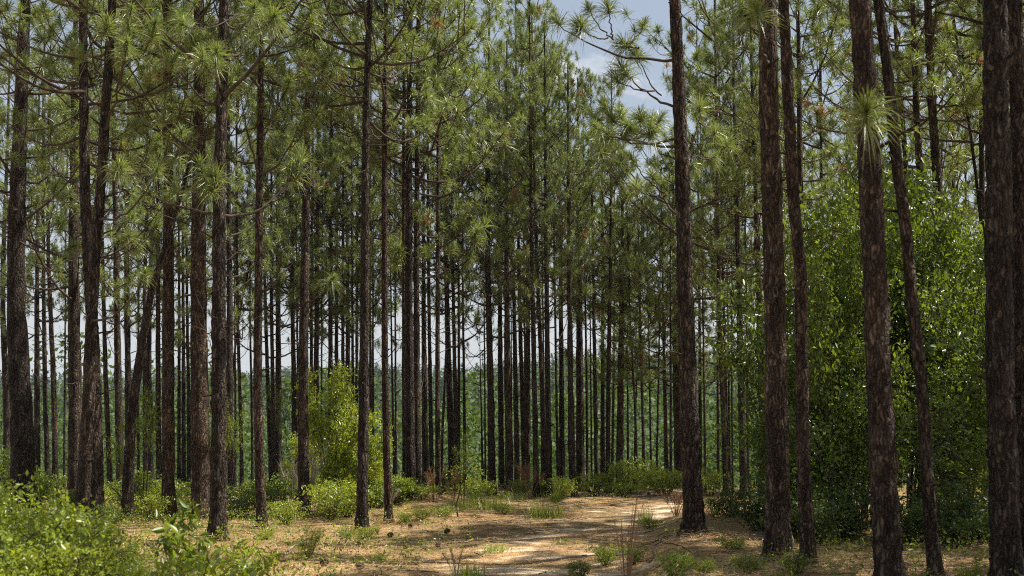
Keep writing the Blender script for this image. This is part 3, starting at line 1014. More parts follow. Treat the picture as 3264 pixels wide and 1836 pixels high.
K = 3264 / 2576
for key, hy, ends, sd_ in [
    ('curved', 330, [(130, 70, -1.5), (215, 190, -1.6), (180, 20, -1.2)], 1),
    ('curved', 760, [(185, 620, -1.2), (140, 470, -1.4)], 2),
    ('bent', 420, [(330, 25, -2.0), (320, 110, -2.2), (270, 60, -1.8), (390, 60, -1.5)], 3),
    ('bent', 700, [(395, 430, -1.8), (300, 420, -1.5)], 4),
    ('bent', 1020, [(365, 690, -1.6)], 5),
    ('flecked', 330, [(545, 130, -3.2), (510, 150, -3.0)], 6),
    ('flecked', 60, [(640, 20, -2), (690, 40, -2.4), (460, 60, -2.0)], 7),
    ('weedy', 420, [(840, 160, -1.5), (790, 90, -2), (860, 60, -1)], 8),
    ('weedy', 960, [(838, 700, -1.2)], 9),
    ('narrow', 560, [(600, 190, -1.0), (730, 200, -1.0)], 10),
    ('massive', 460, [(2180, 275, -1.6)], 11),
    ('rimlit', 200, [(1905, 25, -1.6), (1870, 30, -1.2)], 12),
    ('path', 440, [(1500, 320, -.6), (1540, 300, -.2), (1580, 320, -.4), (1610, 290, .2), (1640, 330, -.5), (1530, 340, .3), (1660, 300, .2)], 13),
    ('path', 190, [(1400, 55, .4), (1530, 20, -.3), (1460, 60, -.6), (1570, 110, .4), (1620, 60, .5), (1480, 20, .2)], 14),
    ('path', 345, [(1565, 170, .3), (1600, 130, .5), (1550, 200, -.2)], 15),
    ('path', 560, [(1760, 270, .4), (1800, 330, .8), (1740, 420, .5), (1790, 400, 1.0), (1830, 360, 1.2)], 17),
    ('path', 470, [(1490, 290, .5), (1520, 270, .1), (1560, 285, .6), (1600, 330, .4), (1570, 340, -.2), (1640, 300, .6)], 18),
    ('l5', 1000, [(1545, 790, -.8), (1580, 740, -1.2), (1520, 760, -.4), (1600, 800, -.9), (1560, 700, -.5)], 19),
    ('m3', 1050, [(1610, 850, -1.0), (1640, 810, -1.4), (1690, 790, -.8), (1600, 790, -.6), (1650, 870, -.9)], 20),
    ('m5', 980, [(1640, 700, -1.0), (1670, 740, -1.6), (1610, 660, -1.2), (1690, 830, -1.3), (1590, 720, -.8), (1680, 680, -.7)], 21),
    ('l7', 900, [(1600, 620, -.8), (1570, 640, -1.2), (1640, 600, -.9), (1540, 600, -.7)], 22),
    ('path', 700, [(1640, 440, .5), (1600, 470, .8), (1590, 400, .3)], 16),
]:
    bough(key, hy * 1.0 if hy > 0 else 0, [(a * K, b * K, c) for a, b, c in ends], sd_)


# ------------------------------------------------------------------ setting
def grid(name, xs, ys, matname, dz=0.0, zf=ground):
    X, Y = np.meshgrid(xs, ys)
    Z = zf(X, Y) + dz
    V = np.stack([X, Y, Z], -1).reshape(-1, 3)
    nx = len(xs)
    i = np.arange(len(ys) - 1)[:, None] * nx + np.arange(nx - 1)[None]
    mb = MB()
    mb.add(V, np.stack([i, i + 1, i + nx + 1, i + nx], -1).reshape(-1, 4))
    return mb.build(name, matname, smooth=True)


gs = np.geomspace(22, 1600, 60)
xs = np.concatenate([-gs[::-1], np.arange(-21.6, 21.7, .3), gs])
ys = np.concatenate([np.arange(-40, 8, 2.0), np.arange(8, 50, .25), np.arange(50, 90, 1.5), np.geomspace(90, 3400, 90)])
tag(grid('ground', xs, ys, 'litter'), 'forest floor of orange pine needles falling away to a wooded valley and hill', None, kind='structure')

# sandy track, a ragged strip that follows the ground
cl = [hit(px * K, py * K) for px, py in ((1290, 1446), (1360, 1400), (1470, 1350), (1560, 1310), (1630, 1280), (1680, 1245), (1692, 1222))]
cy = [5] + [p.y for p in cl]
cx = [.5] + [p.x for p in cl]
wd = [2.8, 2.8, 2.7, 2.4, 2.1, 1.8, 1.6, 1.4]
yy = np.arange(6, cl[-1].y, .2)
mb = MB()
cxx = np.interp(yy, cy, cx)
cxx = np.convolve(np.pad(cxx, 8, 'edge'), np.ones(17) / 17, 'valid')
ww = np.interp(yy, cy, wd)
u = np.linspace(-1, 1, 22)
lw = ww * (.5 + .09 * np.sin(yy * 2.1) + .07 * np.sin(yy * 4.7 + 1))
rw = ww * (.5 + .09 * np.sin(yy * 1.7 + 2) + .07 * np.sin(yy * 5.3))
X = cxx[:, None] + np.where(u[None] < 0, lw[:, None], rw[:, None]) * u[None]
Y = np.repeat(yy[:, None], 22, 1)
V = np.stack([X, Y, ground(X, Y) + .014], -1).reshape(-1, 3)
i = np.arange(len(yy) - 1)[:, None] * 22 + np.arange(21)[None]
mb.add(V, np.stack([i, i + 1, i + 23, i + 22], -1).reshape(-1, 4))
tag(mb.build('path', 'path', smooth=True), 'sandy track strewn with pine needles curving away between the trees', None, kind='structure')


def on_path(x, y):
    c = np.interp(y, cy, cx)
    return np.abs(x - c) < np.interp(y, cy, wd) * .5


# far woods on the valley side and hill: one mass
def far_wood(name, n, y0, y1, leaf, per, hmin, hmax, pine_frac, seed, label):
    r = np.random.default_rng(seed)
    mb = MB()
    u = r.uniform(0, 1, n)
    y = np.sqrt(y0 ** 2 + u * (y1 ** 2 - y0 ** 2))
    x = r.uniform(-.62, .62, n) * y
    z = ground(x, y)
    h = r.uniform(hmin, hmax, n)
    isp = r.random(n) < pine_frac
    for k in range(n):
        m = per
        t = r.uniform(0, 1, m) ** .8
        if isp[k]:
            rad = h[k] * .17 * (1.02 - t) ** .7
            zc = z[k] + h[k] * (.3 + .7 * t)
        else:
            rad = h[k] * .34 * np.sqrt(np.clip(1 - (2 * t - 1) ** 2, .03, 1))
            zc = z[k] + h[k] * (.12 + .88 * t)
        a = r.uniform(0, 6.28, m)
        rr = rad * np.sqrt(r.uniform(.25, 1, m)) * (1 + .25 * np.sin(a * 3 + k))
        c = np.stack([x[k] + rr * np.cos(a), y[k] + rr * np.sin(a), zc], -1)
        nrm = unit(r.normal(size=(m, 3)) + [0, 0, .4])
        e1 = unit(np.cross(nrm, r.normal(size=(m, 3))))
        e2 = np.cross(nrm, e1)
        s = leaf * r.uniform(.6, 1.4, (m, 1))
        V = np.stack([c - e1 * s, c + e2 * s * .55, c + e1 * s, c - e2 * s * .55], 1).reshape(-1, 3)
        mb.add(V, np.arange(m * 4).reshape(-1, 4), 1 if isp[k] else 0)
    tag(mb.build(name, ['wood_far', 'pine_far']), label, None, kind='stuff')


far_wood('far_wood', 3600, 190, 620, .40, 120, 9, 15, .6, 21, 'far-off wooded hillside of mixed pines and broadleaf trees')
far_wood('valley_wood', 520, 62, 190, .17, 800, 5.5, 11, 0.0, 22, 'green broadleaf wood filling the valley beyond the pines')


# ------------------------------------------------------------------ broadleaf shrubs and young trees
def leaves(mb, C, n, spread, size, seed, m=0, fold=.25, up=.5, aspect=.5):
    """n leaves about each clump centre C: folded diamonds of two triangles"""
    r = np.random.default_rng(seed)
    C = np.asarray(C, float)
    k = len(C)
    sp = spread * r.uniform(.5, 1.3, (k, 1, 1))
    p = C[:, None] + r.normal(size=(k, n, 3)) * sp * np.array([1, 1, .75])
    p = p.reshape(-1, 3)
    nn = len(p)
    nrm = unit(r.normal(size=(nn, 3)) * .75 + [0, 0, up])
    e1 = unit(np.cross(nrm, r.normal(size=(nn, 3))))
    e2 = np.cross(nrm, e1)
    s = size * r.uniform(.35, 1.3, (nn, 1))
    tip = p + e1 * s * 2
    lft = p + e1 * s * .9 + e2 * s * aspect * 2 * .5 + nrm * s * fold
    rgt = p + e1 * s * .9 - e2 * s * aspect * 2 * .5 + nrm * s * fold
    V = np.stack([p, rgt, tip, lft], 1).reshape(-1, 3)
    i = np.arange(nn)[:, None] * 4
    mb.add(V, np.concatenate([i + [0, 1, 2], i + [0, 2, 3]], 1).reshape(-1, 3), m)


def shrub_parts(seed, H, Rd, stems, clumps, per, lsize, spread, low=.15, trunk=.012, aspect=.5, up=.5):
    r = np.random.default_rng(seed)
    wood, fol = MB(), MB()
    C = []
    for s in range(stems):
        a = r.uniform(0, 6.28)
        q = math.sqrt(r.random()) * Rd
        top = np.array([math.cos(a) * q, math.sin(a) * q, H * r.uniform(.66, 1.0) * (1 - .45 * (q / Rd) ** 2)])
        b = np.array([math.cos(a) * q * .12, math.sin(a) * q * .12, -.05])
        t = np.linspace(0, 1, 7)[:, None]
        mid = b * .5 + top * .5 + np.array([0, 0, H * .15]) + r.normal(0, .06 * H, 3)
        pp = (1 - t) ** 2 * b + 2 * t * (1 - t) * mid + t ** 2 * top
        wood.tube(pp, np.linspace(trunk * H, trunk * H * .3, 7), 5)
        for c in range(clumps):
            tt = r.uniform(low, 1.0)
            k = min(5, int(tt * 6))
            bb = pp[k] + (pp[k + 1] - pp[k]) * (tt * 6 - k)
            d = unit(r.normal(size=3) * [1, 1, .5] + [0, 0, .25])
            ln = Rd * r.uniform(.1, .5) * (1.15 - .5 * tt)
            e = bb + d * ln
            wood.tube([bb, bb + d * ln * .5 + [0, 0, .02], e], [trunk * H * .3, trunk * H * .22, trunk * H * .12], 4)
            C.append(e)
            C.append(bb + d * ln * .6)
    C = np.array(C)
    C = C[C[:, 2] > .02]
    leaves(fol, C, per, spread, lsize, seed + 9, aspect=aspect, up=up)
    return wood, fol


def make_shrub(name, label, cat, loc, parts, mats, rotz=0, group=None):
    t = thing(name, label, cat, loc, rotz, group)
    parts[0].build('stem', 'twig', t)
    parts[1].build('foliage', mats, t)
    return t


PROTO = {}
PSPEC = {
    'low': (lambda: shrub_parts(31, 1.0, .75, 13, 8, 11, .036, .07), 'leaf'),
    'lowb': (lambda: shrub_parts(32, 1.0, .8, 14, 8, 11, .034, .07), 'leaf_bright'),
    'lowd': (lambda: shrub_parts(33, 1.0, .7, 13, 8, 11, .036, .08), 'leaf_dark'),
    'corner': (lambda: shrub_parts(34, 1.0, .8, 26, 16, 18, .021, .05), 'leaf_bright'),
    'sapling': (lambda: shrub_parts(35, 1.0, .30, 10, 34, 16, .0125, .024, .08, .004), 'leaf_bright'),
    'thick': (lambda: shrub_parts(36, 1.0, .34, 12, 36, 15, .0105, .030, .2, .004), 'leaf_mid'),
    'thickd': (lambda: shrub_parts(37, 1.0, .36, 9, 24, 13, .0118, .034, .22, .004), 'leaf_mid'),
    'thickb': (lambda: shrub_parts(38, 1.0, .32, 12, 36, 15, .0100, .030, .3, .004), 'leaf'),
    'sprig': (lambda: shrub_parts(39, 1.0, .35, 5, 12, 14, .012, .03, .45, .006), 'leaf'),
    'bigleaf': (lambda: shrub_parts(40, 1.0, .55, 5, 5, 4, .085, .07, .45, .006, .32), 'leaf'),
    'paleleaf': (lambda: shrub_parts(41, 1.0, .6, 7, 5, 5, .075, .08, .4, .006, .34), 'leaf_bright'),
    'feather': (lambda: shrub_parts(42, 1.0, .45, 16, 12, 14, .022, .05, .2, .006, .14, .9), 'leaf_bright'),
}


def plant(kind, name, label, cat, px, py, hpx, wide=1.0, D=None, group=None, up=0.0, rot=None):
    """a shrub of the kind whose foot stands under photo pixel (px, py), hpx photo pixels tall"""
    b = hit(px, py) if D is None else None
    if D is not None:
        q = at(px, py, D)
        b = Vector((q.x, D, gz(q.x, D)))
        h = (at(px, py - hpx, D).z) - b.z
    else:
        h = hpx / F * b.y
    h = max(h, .12)
    rz = (px * .137) % 6.28 if rot is None else rot
    if kind not in PROTO:
        parts, m = PSPEC[kind]
        t = make_shrub(name, label, cat, b, parts(), m, rz, group)
        PROTO[kind] = t
        t.scale = (h * wide, h * wide, h)
        return t
    t = dup(PROTO[kind], b, rz, label, (h * wide, h * wide, h))
    t.name = name
    t['category'] = cat
    if group:
        t['group'] = group
    elif 'group' in t:
        del t['group']
    return t


UG = 'shrubs of the undergrowth'
# the corner bushes, near the camera
for px, py, hp, D, lb in [
    (50, 1800, 270, 10.2, 'glossy yellow-green bush under the curved thick pine in the corner'),
    (180, 1840, 215, 10.6, 'glossy bush next along from the corner bush, before the swept-foot pine'),
    (-60, 1830, 330, 9.4, 'tall glossy bush cut by the picture edge in the corner'),
    (310, 1860, 120, 10.8, 'low sparkling bush at the bottom below the gently bent pine'),
    (110, 1860, 150, 8.8, 'lowest glossy bush along the bottom edge in the corner'),
    (440, 1880, 95, 10.6, 'small yellow-green bush at the bottom below the slanted leaning pine'),
]:
    plant('corner', 'bush', lb, 'bush', px, py, hp, .95, D, 'glossy corner bushes')
plant('bigleaf', 'seedling', 'leafy seedling with big pointed leaves before the thick pine', 'seedling', 600, 1790, 215, .9, 12.0)
plant('paleleaf', 'leafy_plant', 'pale large-leaved plant at the bottom edge under the pointed-leaf seedling', 'plant', 640, 1850, 150, 1.0, 10.5)
plant('paleleaf', 'leafy_plant', 'pale leafy plant at the foot of the pale-flecked pine', 'plant', 770, 1790, 110, 1.0, 12.6)
plant('paleleaf', 'leafy_plant', 'brightest yellow-green plant at the very bottom, next to the pale large-leaved one', 'plant', 520, 1880, 130, .9, 9.5)
plant('feather', 'dog_fennel', 'feathery light green weed in the needles before the slim scarred-foot pine', 'weed', 985, 1780, 120, .9)
plant('feather', 'dog_fennel', 'feathery bright clump just past the lone thick pine', 'weed', 2278, 1650, 78, 1.6)
for k_, (px, py, hp, wide, lb) in enumerate([
    (1290, 1665, 38, 1.6, 'low yellow-green weed before the mound past the reddish-barked pine'),
    (1350, 1655, 42, 1.5, 'yellow-green weed in front of the middle of the needle mound'),
    (1410, 1650, 45, 1.4, 'yellow-green weed touching the crooked dark-stemmed seedling'),
    (1600, 1640, 40, 1.5, 'small weed beside the wide bright grass clump'),
    (1770, 1610, 45, 1.0, 'thin weed standing in straw before the densest trunk row'),
    (2075, 1690, 45, 1.3, 'small green weed on the bank right by the track head'),
    (1170, 1715, 40, 1.7, 'flat weed at the foot of the bare pine beside the sapling'),
    (1105, 1720, 36, 1.7, 'flat weed in the needles between the feathery weed and the bare pine'),
    (850, 1720, 40, 1.5, 'small weed in the needles by the scarred foot of the slim pine'),
    (2020, 1800, 70, 1.0, 'green weed on the shaded bank by the tall reddish stalks'),
    (1930, 1810, 80, 1.1, 'green weed on the track side of the tall reddish stalks'),
    (2330, 1760, 60, 1.2, 'green weed on the shaded bank before the sun-rimmed pine'),
]):
    plant('lowb', 'weed_clump', lb, 'weed', px, py, hp, wide, None, 'low green weeds in the clearing')
# central sapling
plant('sapling', 'sapling', 'tall bright green leafy sapling between two bare pines', 'sapling', 1060, 1640, 560, .78)
plant('sapling', 'sapling', 'shorter leafy sapling beyond the bare pine, half hidden by it', 'sapling', 1180, 1620, 330, .75)
plant('sapling', 'sapling', 'leafy sapling low behind the pine with the grey weed', 'sapling', 985, 1610, 300, .9)
# shrubs of the undergrowth
for kind, px, py, hp, wide, lb in [
    ('low', 110, 1640, 170, 1.2, 'leafy shrub close behind the foot of the curved thick pine'),
    ('low', 235, 1650, 120, 1.3, 'leafy shrub behind the gently bent pine near its swept foot'),
    ('lowb', 320, 1620, 130, 1.2, 'bright shrub behind the sturdy trunk next to the gently bent pine'),
    ('low', 420, 1620, 150, 1.2, 'green shrub farther back behind the slanted leaning pine'),
    ('lowb', 515, 1610, 150, 1.2, 'bright shrub directly before the stout straight pine'),
    ('low', 640, 1610, 120, 1.3, 'green shrub beyond the thickest pine'),
    ('lowb', 700, 1620, 130, 1.0, 'bright shrub farther back behind the pale-flecked pine'),
    ('low', 820, 1620, 130, 1.2, 'green shrub behind the slim scarred-foot pine'),
    ('low', 1020, 1600, 160, 1.2, 'green shrub in the shade behind the tall leafy sapling'),
    ('lowb', 1250, 1600, 120, 1.2, 'bright shrub behind the reddish-barked pine'),
    ('low', 1420, 1570, 80, 1.4, 'small shrub behind the tawny drooping plumes'),
    ('lowb', 1730, 1575, 70, 1.3, 'small bright shrub between the front trunks of the dense row'),
    ('low', 20, 1600, 260, .9, 'broad-leaved shrub at the picture edge behind the corner bush'),
    ('low', 165, 1590, 150, 1.0, 'shrub behind the corner bush past the curved pine'),
    ('low', 350, 1680, 130, 1.1, 'green shrub between the gently bent pine and the slanted one'),
    ('lowb', 470, 1660, 130, 1.2, 'bright shrub at the foot of the slanted leaning pine'),
    ('low', 575, 1640, 90, 1.2, 'shrub at the foot of the stout straight pine'),
    ('lowd', 760, 1650, 120, 1.2, 'dark shrub beyond the pale-flecked pine'),
    ('low', 895, 1640, 175, 1.1, 'wide shrub between the slim scarred pine and the weedy one'),
    ('lowb', 905, 1670, 90, 1.2, 'low bright shrub in front of the wide shrub near the weedy pine'),
    ('lowb', 1060, 1660, 190, 1.2, 'bright shrub under the tall leafy sapling'),
    ('lowb', 1110, 1650, 160, 1.1, 'bright shrub squeezed between the sapling and the bare pine'),
    ('low', 1195, 1620, 150, 1.0, 'shrub between the bare pine and the reddish-barked one'),
    ('low', 1275, 1600, 90, 1.3, 'low shrub just past the reddish-barked pine'),
    ('lowb', 1345, 1590, 60, 1.5, 'flat bright shrub on the end of the needle mound'),
    ('lowb', 1525, 1605, 135, .95, 'round bright green shrub before the small young pine'),
    ('lowb', 1660, 1580, 60, 1.2, 'small shrub at the foot of the trunks beside the dry grey bush'),
    ('lowb', 1795, 1590, 80, 1.0, 'small bright shrub in the middle of the densest trunk row'),
    ('lowb', 1900, 1580, 130, 1.1, 'round shrub before the slender trunks past the densest row'),
    ('lowb', 2015, 1575, 165, .95, 'tall round shrub beyond the dark pine with drooping foliage'),
    ('lowb', 2120, 1580, 125, 1.2, 'wide bright shrub near the head of the track'),
    ('lowb', 1985, 1585, 55, 1.6, 'flat bright shrub at the foot of the tall round shrub'),
    ('lowb', 2265, 1580, 130, 1.0, 'shaded shrub just past the lone thick pine'),
    ('low', 2200, 1590, 150, .7, 'narrow shrub peeping out behind the lone thick pine'),
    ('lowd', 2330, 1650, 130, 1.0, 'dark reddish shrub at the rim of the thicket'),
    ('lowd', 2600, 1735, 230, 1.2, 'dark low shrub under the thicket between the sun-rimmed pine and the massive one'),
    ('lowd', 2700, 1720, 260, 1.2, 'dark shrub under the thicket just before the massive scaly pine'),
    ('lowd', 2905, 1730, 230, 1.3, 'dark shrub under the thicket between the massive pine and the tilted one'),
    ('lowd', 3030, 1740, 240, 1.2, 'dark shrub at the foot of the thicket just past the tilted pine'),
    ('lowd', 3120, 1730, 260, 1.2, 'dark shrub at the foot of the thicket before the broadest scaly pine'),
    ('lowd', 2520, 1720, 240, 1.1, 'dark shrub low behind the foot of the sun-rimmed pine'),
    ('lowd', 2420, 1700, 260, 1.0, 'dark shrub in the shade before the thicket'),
    ('lowb', 2380, 1830, 85, 1.2, 'bright low shrub on the shaded bank below the thicket'),
    ('lowb', 3090, 1870, 110, 1.1, 'bright low shrub at the bottom edge before the broadest scaly pine'),
    ('low', 2150, 1850, 100, 1.0, 'leafy shrub on the bank at the bottom below the lone pine'),
    ('low', 1850, 1850, 75, 1.2, 'low leafy shrub on the track bank at the bottom'),
    ('lowb', 2240, 1840, 110, .9, 'upright yellow-green shrub on the bank beside the bottom leafy one'),
    ('low', 2540, 1840, 95, 1.0, 'low shrub at the foot of the thin pine past the sun-rimmed one'),
]:
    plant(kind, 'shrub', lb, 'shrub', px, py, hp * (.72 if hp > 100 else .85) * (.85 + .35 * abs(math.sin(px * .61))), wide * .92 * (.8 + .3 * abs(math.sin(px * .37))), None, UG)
# sprigs caught in the light between trunks
for px, py, hp, wide, lb in [
    (455, 1640, 540, .55, 'spindly oak sapling with dark leaf sprays behind the slanted leaning pine'),
    (722, 1610, 470, .35, 'spindly sapling with yellow-green sprigs beyond the pale-flecked pine'),
    (925, 1570, 560, .4, 'tall thin sapling hung with vines behind the weedy pine'),
    (1478, 1610, 300, .4, 'slender yellow-green sapling beside the oblique stem'),
]:
    plant('sprig', 'sapling', lb, 'sapling', px, py, hp, wide)
# the thicket of young broadleaf trees
for kind, px, py, hp, wide, D, lb in [
    ('thick', 2650, 1700, 1250, .8, 18.5, 'young broadleaf tree between the sun-rimmed pine and the massive one'),
    ('thickb', 2890, 1700, 1430, .72, 19.5, 'bright topped broadleaf tree behind the tilted pine'),
    ('thick', 3080, 1700, 1160, .8, 18.0, 'broadleaf tree filling the gap before the broadest scaly pine'),
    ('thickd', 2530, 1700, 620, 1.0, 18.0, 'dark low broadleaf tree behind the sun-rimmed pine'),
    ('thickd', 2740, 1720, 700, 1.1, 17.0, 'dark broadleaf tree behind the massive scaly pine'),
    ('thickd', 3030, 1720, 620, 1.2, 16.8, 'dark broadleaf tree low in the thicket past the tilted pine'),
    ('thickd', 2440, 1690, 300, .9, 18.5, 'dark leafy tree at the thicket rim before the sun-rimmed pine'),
    ('thick', 2750, 1700, 1380, .7, 21.0, 'broadleaf tree farther back in the middle of the thicket'),
    ('thickb', 3170, 1700, 1080, .8, 20.0, 'broadleaf tree behind the broadest scaly pine near the edge'),
    ('thickb', 2700, 1700, 1180, .6, 17.5, 'bright broadleaf tree just before the massive scaly pine'),
    ('thick', 2990, 1700, 1220, .6, 18.5, 'broadleaf tree whose crown shows just past the tilted pine'),
    ('thick', 2480, 1690, 500, .8, 21.0, 'small broadleaf tree at the back behind the sun-rimmed pine'),
]:
    plant(kind, 'broadleaf_tree', lb, 'tree', px, py, hp, wide, D, 'young trees of the thicket')


# ------------------------------------------------------------------ grasses and weeds
def blades(mb, C, n, h, wd, lean, spread, seed, m=0):
    r = np.random.default_rng(seed)
    C = np.asarray(C, float)
    k = len(C)
    b = np.repeat(C, n, 0) + np.concatenate([r.normal(size=(k * n, 2)) * spread, np.zeros((k * n, 1))], 1)
    nn = len(b)
    a = r.uniform(0, 6.28, nn)
    hd = np.stack([np.cos(a), np.sin(a), np.zeros(nn)], -1)
    sd_ = np.stack([-np.sin(a), np.cos(a), np.zeros(nn)], -1)
    hh = (h * (.2 + r.uniform(0, 1, nn) ** 1.5))[:, None]
    le = (lean * r.uniform(.1, 1.2, nn))[:, None]
    z = np.array([0, 0, 1.])
    mid = b + z * hh * .6 + hd * hh * le * .35
    tip = b + z * hh * (1 - .25 * le) + hd * hh * le
    V = np.stack([b - sd_ * wd / 2, b + sd_ * wd / 2, mid + sd_ * wd * .4, mid - sd_ * wd * .4, tip], 1).reshape(-1, 3)
    i = np.arange(nn)[:, None] * 5
    mb.add(V, np.concatenate([i + [0, 1, 2], i + [0, 2, 3], i + [3, 2, 4]], 1).reshape(-1, 3), m)


def clump(name, label, cat, px, py, hpx, wpx, n, matname, lean=.5, wd=.006, seed=0, group=None, D=None):
    b = hit(px, py)
    if D:
        q = at(px, py, D)
        b = Vector((q.x, D, gz(q.x, D)))
    h = hpx / F * b.y if not D else at(px, py - hpx, D).z - b.z
    sp = wpx / F * b.y / 4
    mb = MB()
    blades(mb, [(0, 0, -.02)], n, h, wd, lean, sp, seed)
    o = mb.build(name, matname)
    o.location = b
    return tag(o, label, cat, group)


GG = 'grass tufts by the track'
for k, (px, py, hp, wp, n, lb) in enumerate([
    (1560, 1625, 60, 150, 420, 'wide bright grass clump before the pine with bright grass at its foot'),
    (1640, 1600, 45, 90, 220, 'bright grass tuft beside the wide grass clump, nearer the dense trunks'),
    (1715, 1655, 75, 60, 200, 'upright yellow-green grass tuft in the open below the dense trunk row'),
    (1765, 1650, 60, 70, 200, 'yellow-green grass tuft touching the upright one on the needles'),
    (1490, 1845, 60, 110, 260, 'bright grass tuft at the very bottom in the middle of the track'),
    (1580, 1760, 36, 90, 300, 'thin green grass strip on the hump of the track'),
    (1800, 1735, 24, 130, 200, 'short grass patch in the tree shadow across the track'),
    (1470, 1620, 46, 90, 300, 'short grass by the crooked dark seedling near the mound'),
    (2060, 1665, 60, 60, 140, 'green weedy tuft on the edge of the track near its head'),
]):
    clump('grass_tuft', lb, 'grass tuft', px, py, hp, wp, int(n * 1.0), 'grass', 1.0, .009, 60 + k, GG)


def weed(name, label, px, py, hpx, wide, stems, matname, seed, D=None, plume=.22, n_pl=40, wd=.004):
    """dry stalks with wispy heads"""
    b = hit(px, py)
    if D:
        q = at(px, py, D)
        b = Vector((q.x, D, gz(q.x, D)))
    H = hpx / F * b.y if not D else at(px, py - hpx, D).z - b.z
    r = np.random.default_rng(seed)
    t = thing(name, label, 'weed', b)
    st, pl = MB(), MB()
    for s in range(stems):
        a = r.uniform(0, 6.28)
        q = r.uniform(.2, 1) * wide * H
        h = H * r.uniform(.6, 1.0)
        u = np.linspace(0, 1, 6)[:, None]
        pp = np.array([math.cos(a) * q * .15, math.sin(a) * q * .15, -.03]) + u ** 1.6 * np.array([math.cos(a) * q, math.sin(a) * q, 0]) + u * np.array([0, 0, h])
        st.tube(pp, np.linspace(.006, .0025, 6), 4)
        c = pp[4] + (pp[5] - pp[4]) * r.uniform(-.8, 1, (n_pl, 1))
        d = unit(unit(pp[5] - pp[4]) * 1.0 + r.normal(0, .45, (n_pl, 3)) + np.array([.25, 0, 0]))
        sd_ = unit(np.cross(d, r.normal(size=(n_pl, 3))))
        ln = plume * H * r.uniform(.4, 1.1, (n_pl, 1))
        V = np.stack([c - sd_ * wd, c + sd_ * wd, c + d * ln], 1).reshape(-1, 3)
        pl.add(V, np.arange(n_pl * 3).reshape(-1, 3))
    st.build('stalk', 'dry_red' if matname == 'dry_red' else 'weed_grey', t)
    pl.build('seed_head', matname, t)
    return t


weed('dry_weed', 'tall grey wispy weed standing before the foot of a straight pine', 985, 1655, 240, .25, 12, 'weed_grey', 1)
weed('dry_weed', 'grey feathery weed leaning in front of the wide shrub by the slim pine', 930, 1620, 160, .35, 8, 'weed_grey', 2)
weed('dry_weed', 'pale wisp of dry grass brushing the foot of the reddish-barked pine', 1228, 1640, 95, .6, 8, 'weed_grey', 3)
weed('dry_weed', 'tawny drooping plumes beside the needle mound before the trunks', 1385, 1600, 110, .45, 8, 'dry_red', 4)
weed('dry_weed', 'tawny drooping plumes just past the oblique stem', 1445, 1600, 110, .3, 8, 'dry_red', 5)
weed('dry_weed', 'short brown plumes in front of the pine with bright grass', 1605, 1590, 60, .9, 9, 'dry_red', 6)
weed('dry_weed', 'dry grey bush leaning on a trunk of the dense row', 1690, 1590, 110, .35, 14, 'dry_red', 7, None, .3)
weed('dry_weed', 'tall thin reddish stalks rising from the bank beside the track', 1995, 1850, 300, .16, 9, 'dry_red', 8, 11.5, .09, 12, .0022)
weed('dry_weed', 'brown twiggy weed between the track head and the lone pine', 2155, 1650, 90, .5, 14, 'dry_red', 9, None, .3)
weed('dry_weed', 'dry straw-coloured stalks at the bottom in the middle of the track', 1455, 1850, 110, .4, 6, 'dry_grass', 10, None, .15)


# crooked seedling stem in the open
b = hit(1460, 1648)
t = thing('seedling', 'crooked dark-stemmed seedling standing in the open near the mound', 'seedling', b)
mb = MB()
P_ = [np.array(at(px, py, b.y)) - np.array(b) for px, py in ((1460, 1652), (1453, 1610), (1462, 1585), (1468, 1550), (1482, 1520), (1500, 1490))]
mb.tube(P_, [.02, .017, .016, .013, .01, .006], 6)
mb.build('stem', 'twig', t)
mb = MB()
leaves(mb, [P_[-1] + rng.normal(0, .22, 3) for q in range(14)], 14, .09, .03, 71)
mb.build('foliage', 'leaf_bright', t)


# fallen sticks
def stick(label, pts, rad, seed, matname='dead_twig'):
    mb = MB()
    P_ = [hit(px, py) + Vector((0, 0, dz)) for px, py, dz in pts]
    b = P_[0].copy()
    pp = np.array([p - b for p in P_])
    u = np.linspace(0, 1, 12)
    k = np.linspace(0, 1, len(pp))
    q = np.stack([np.interp(u, k, pp[:, c]) for c in range(3)], -1)
    q[1:-1] += np.random.default_rng(seed).normal(0, .012, (10, 3))
    mb.tube(q, np.linspace(rad, rad * .5, 12), 6)
    o = mb.build('fallen_branch', matname, smooth=True)
    o.location = b
    tag(o, label, 'branch', 'fallen branches')


stick('pale fallen stick slanting among the weeds before the slim scarred pine', [(905, 1778, .04), (960, 1745, .1), (1030, 1722, .08)], .018, 1)
stick('dark fallen branch in the needles before the slanted leaning pine', [(455, 1742, .05), (500, 1760, .04), (560, 1790, .05)], .022, 2, 'twig')
stick('arched pale root looping over the shaded bank at the bottom', [(2070, 1800, .02), (2095, 1775, .2), (2150, 1765, .12), (2200, 1768, .03)], .011, 3, 'twig')
stick('bare crooked twig lying at the foot of the sun-rimmed pine', [(2440, 1790, .05), (2480, 1720, .35), (2520, 1745, .3), (2530, 1800, .02)], .014, 4)
stick('short dark stick lying across the needles on the open slope', [(1690, 1700, .03), (1705, 1702, .03), (1722, 1703, .03)], .010, 5, 'twig')


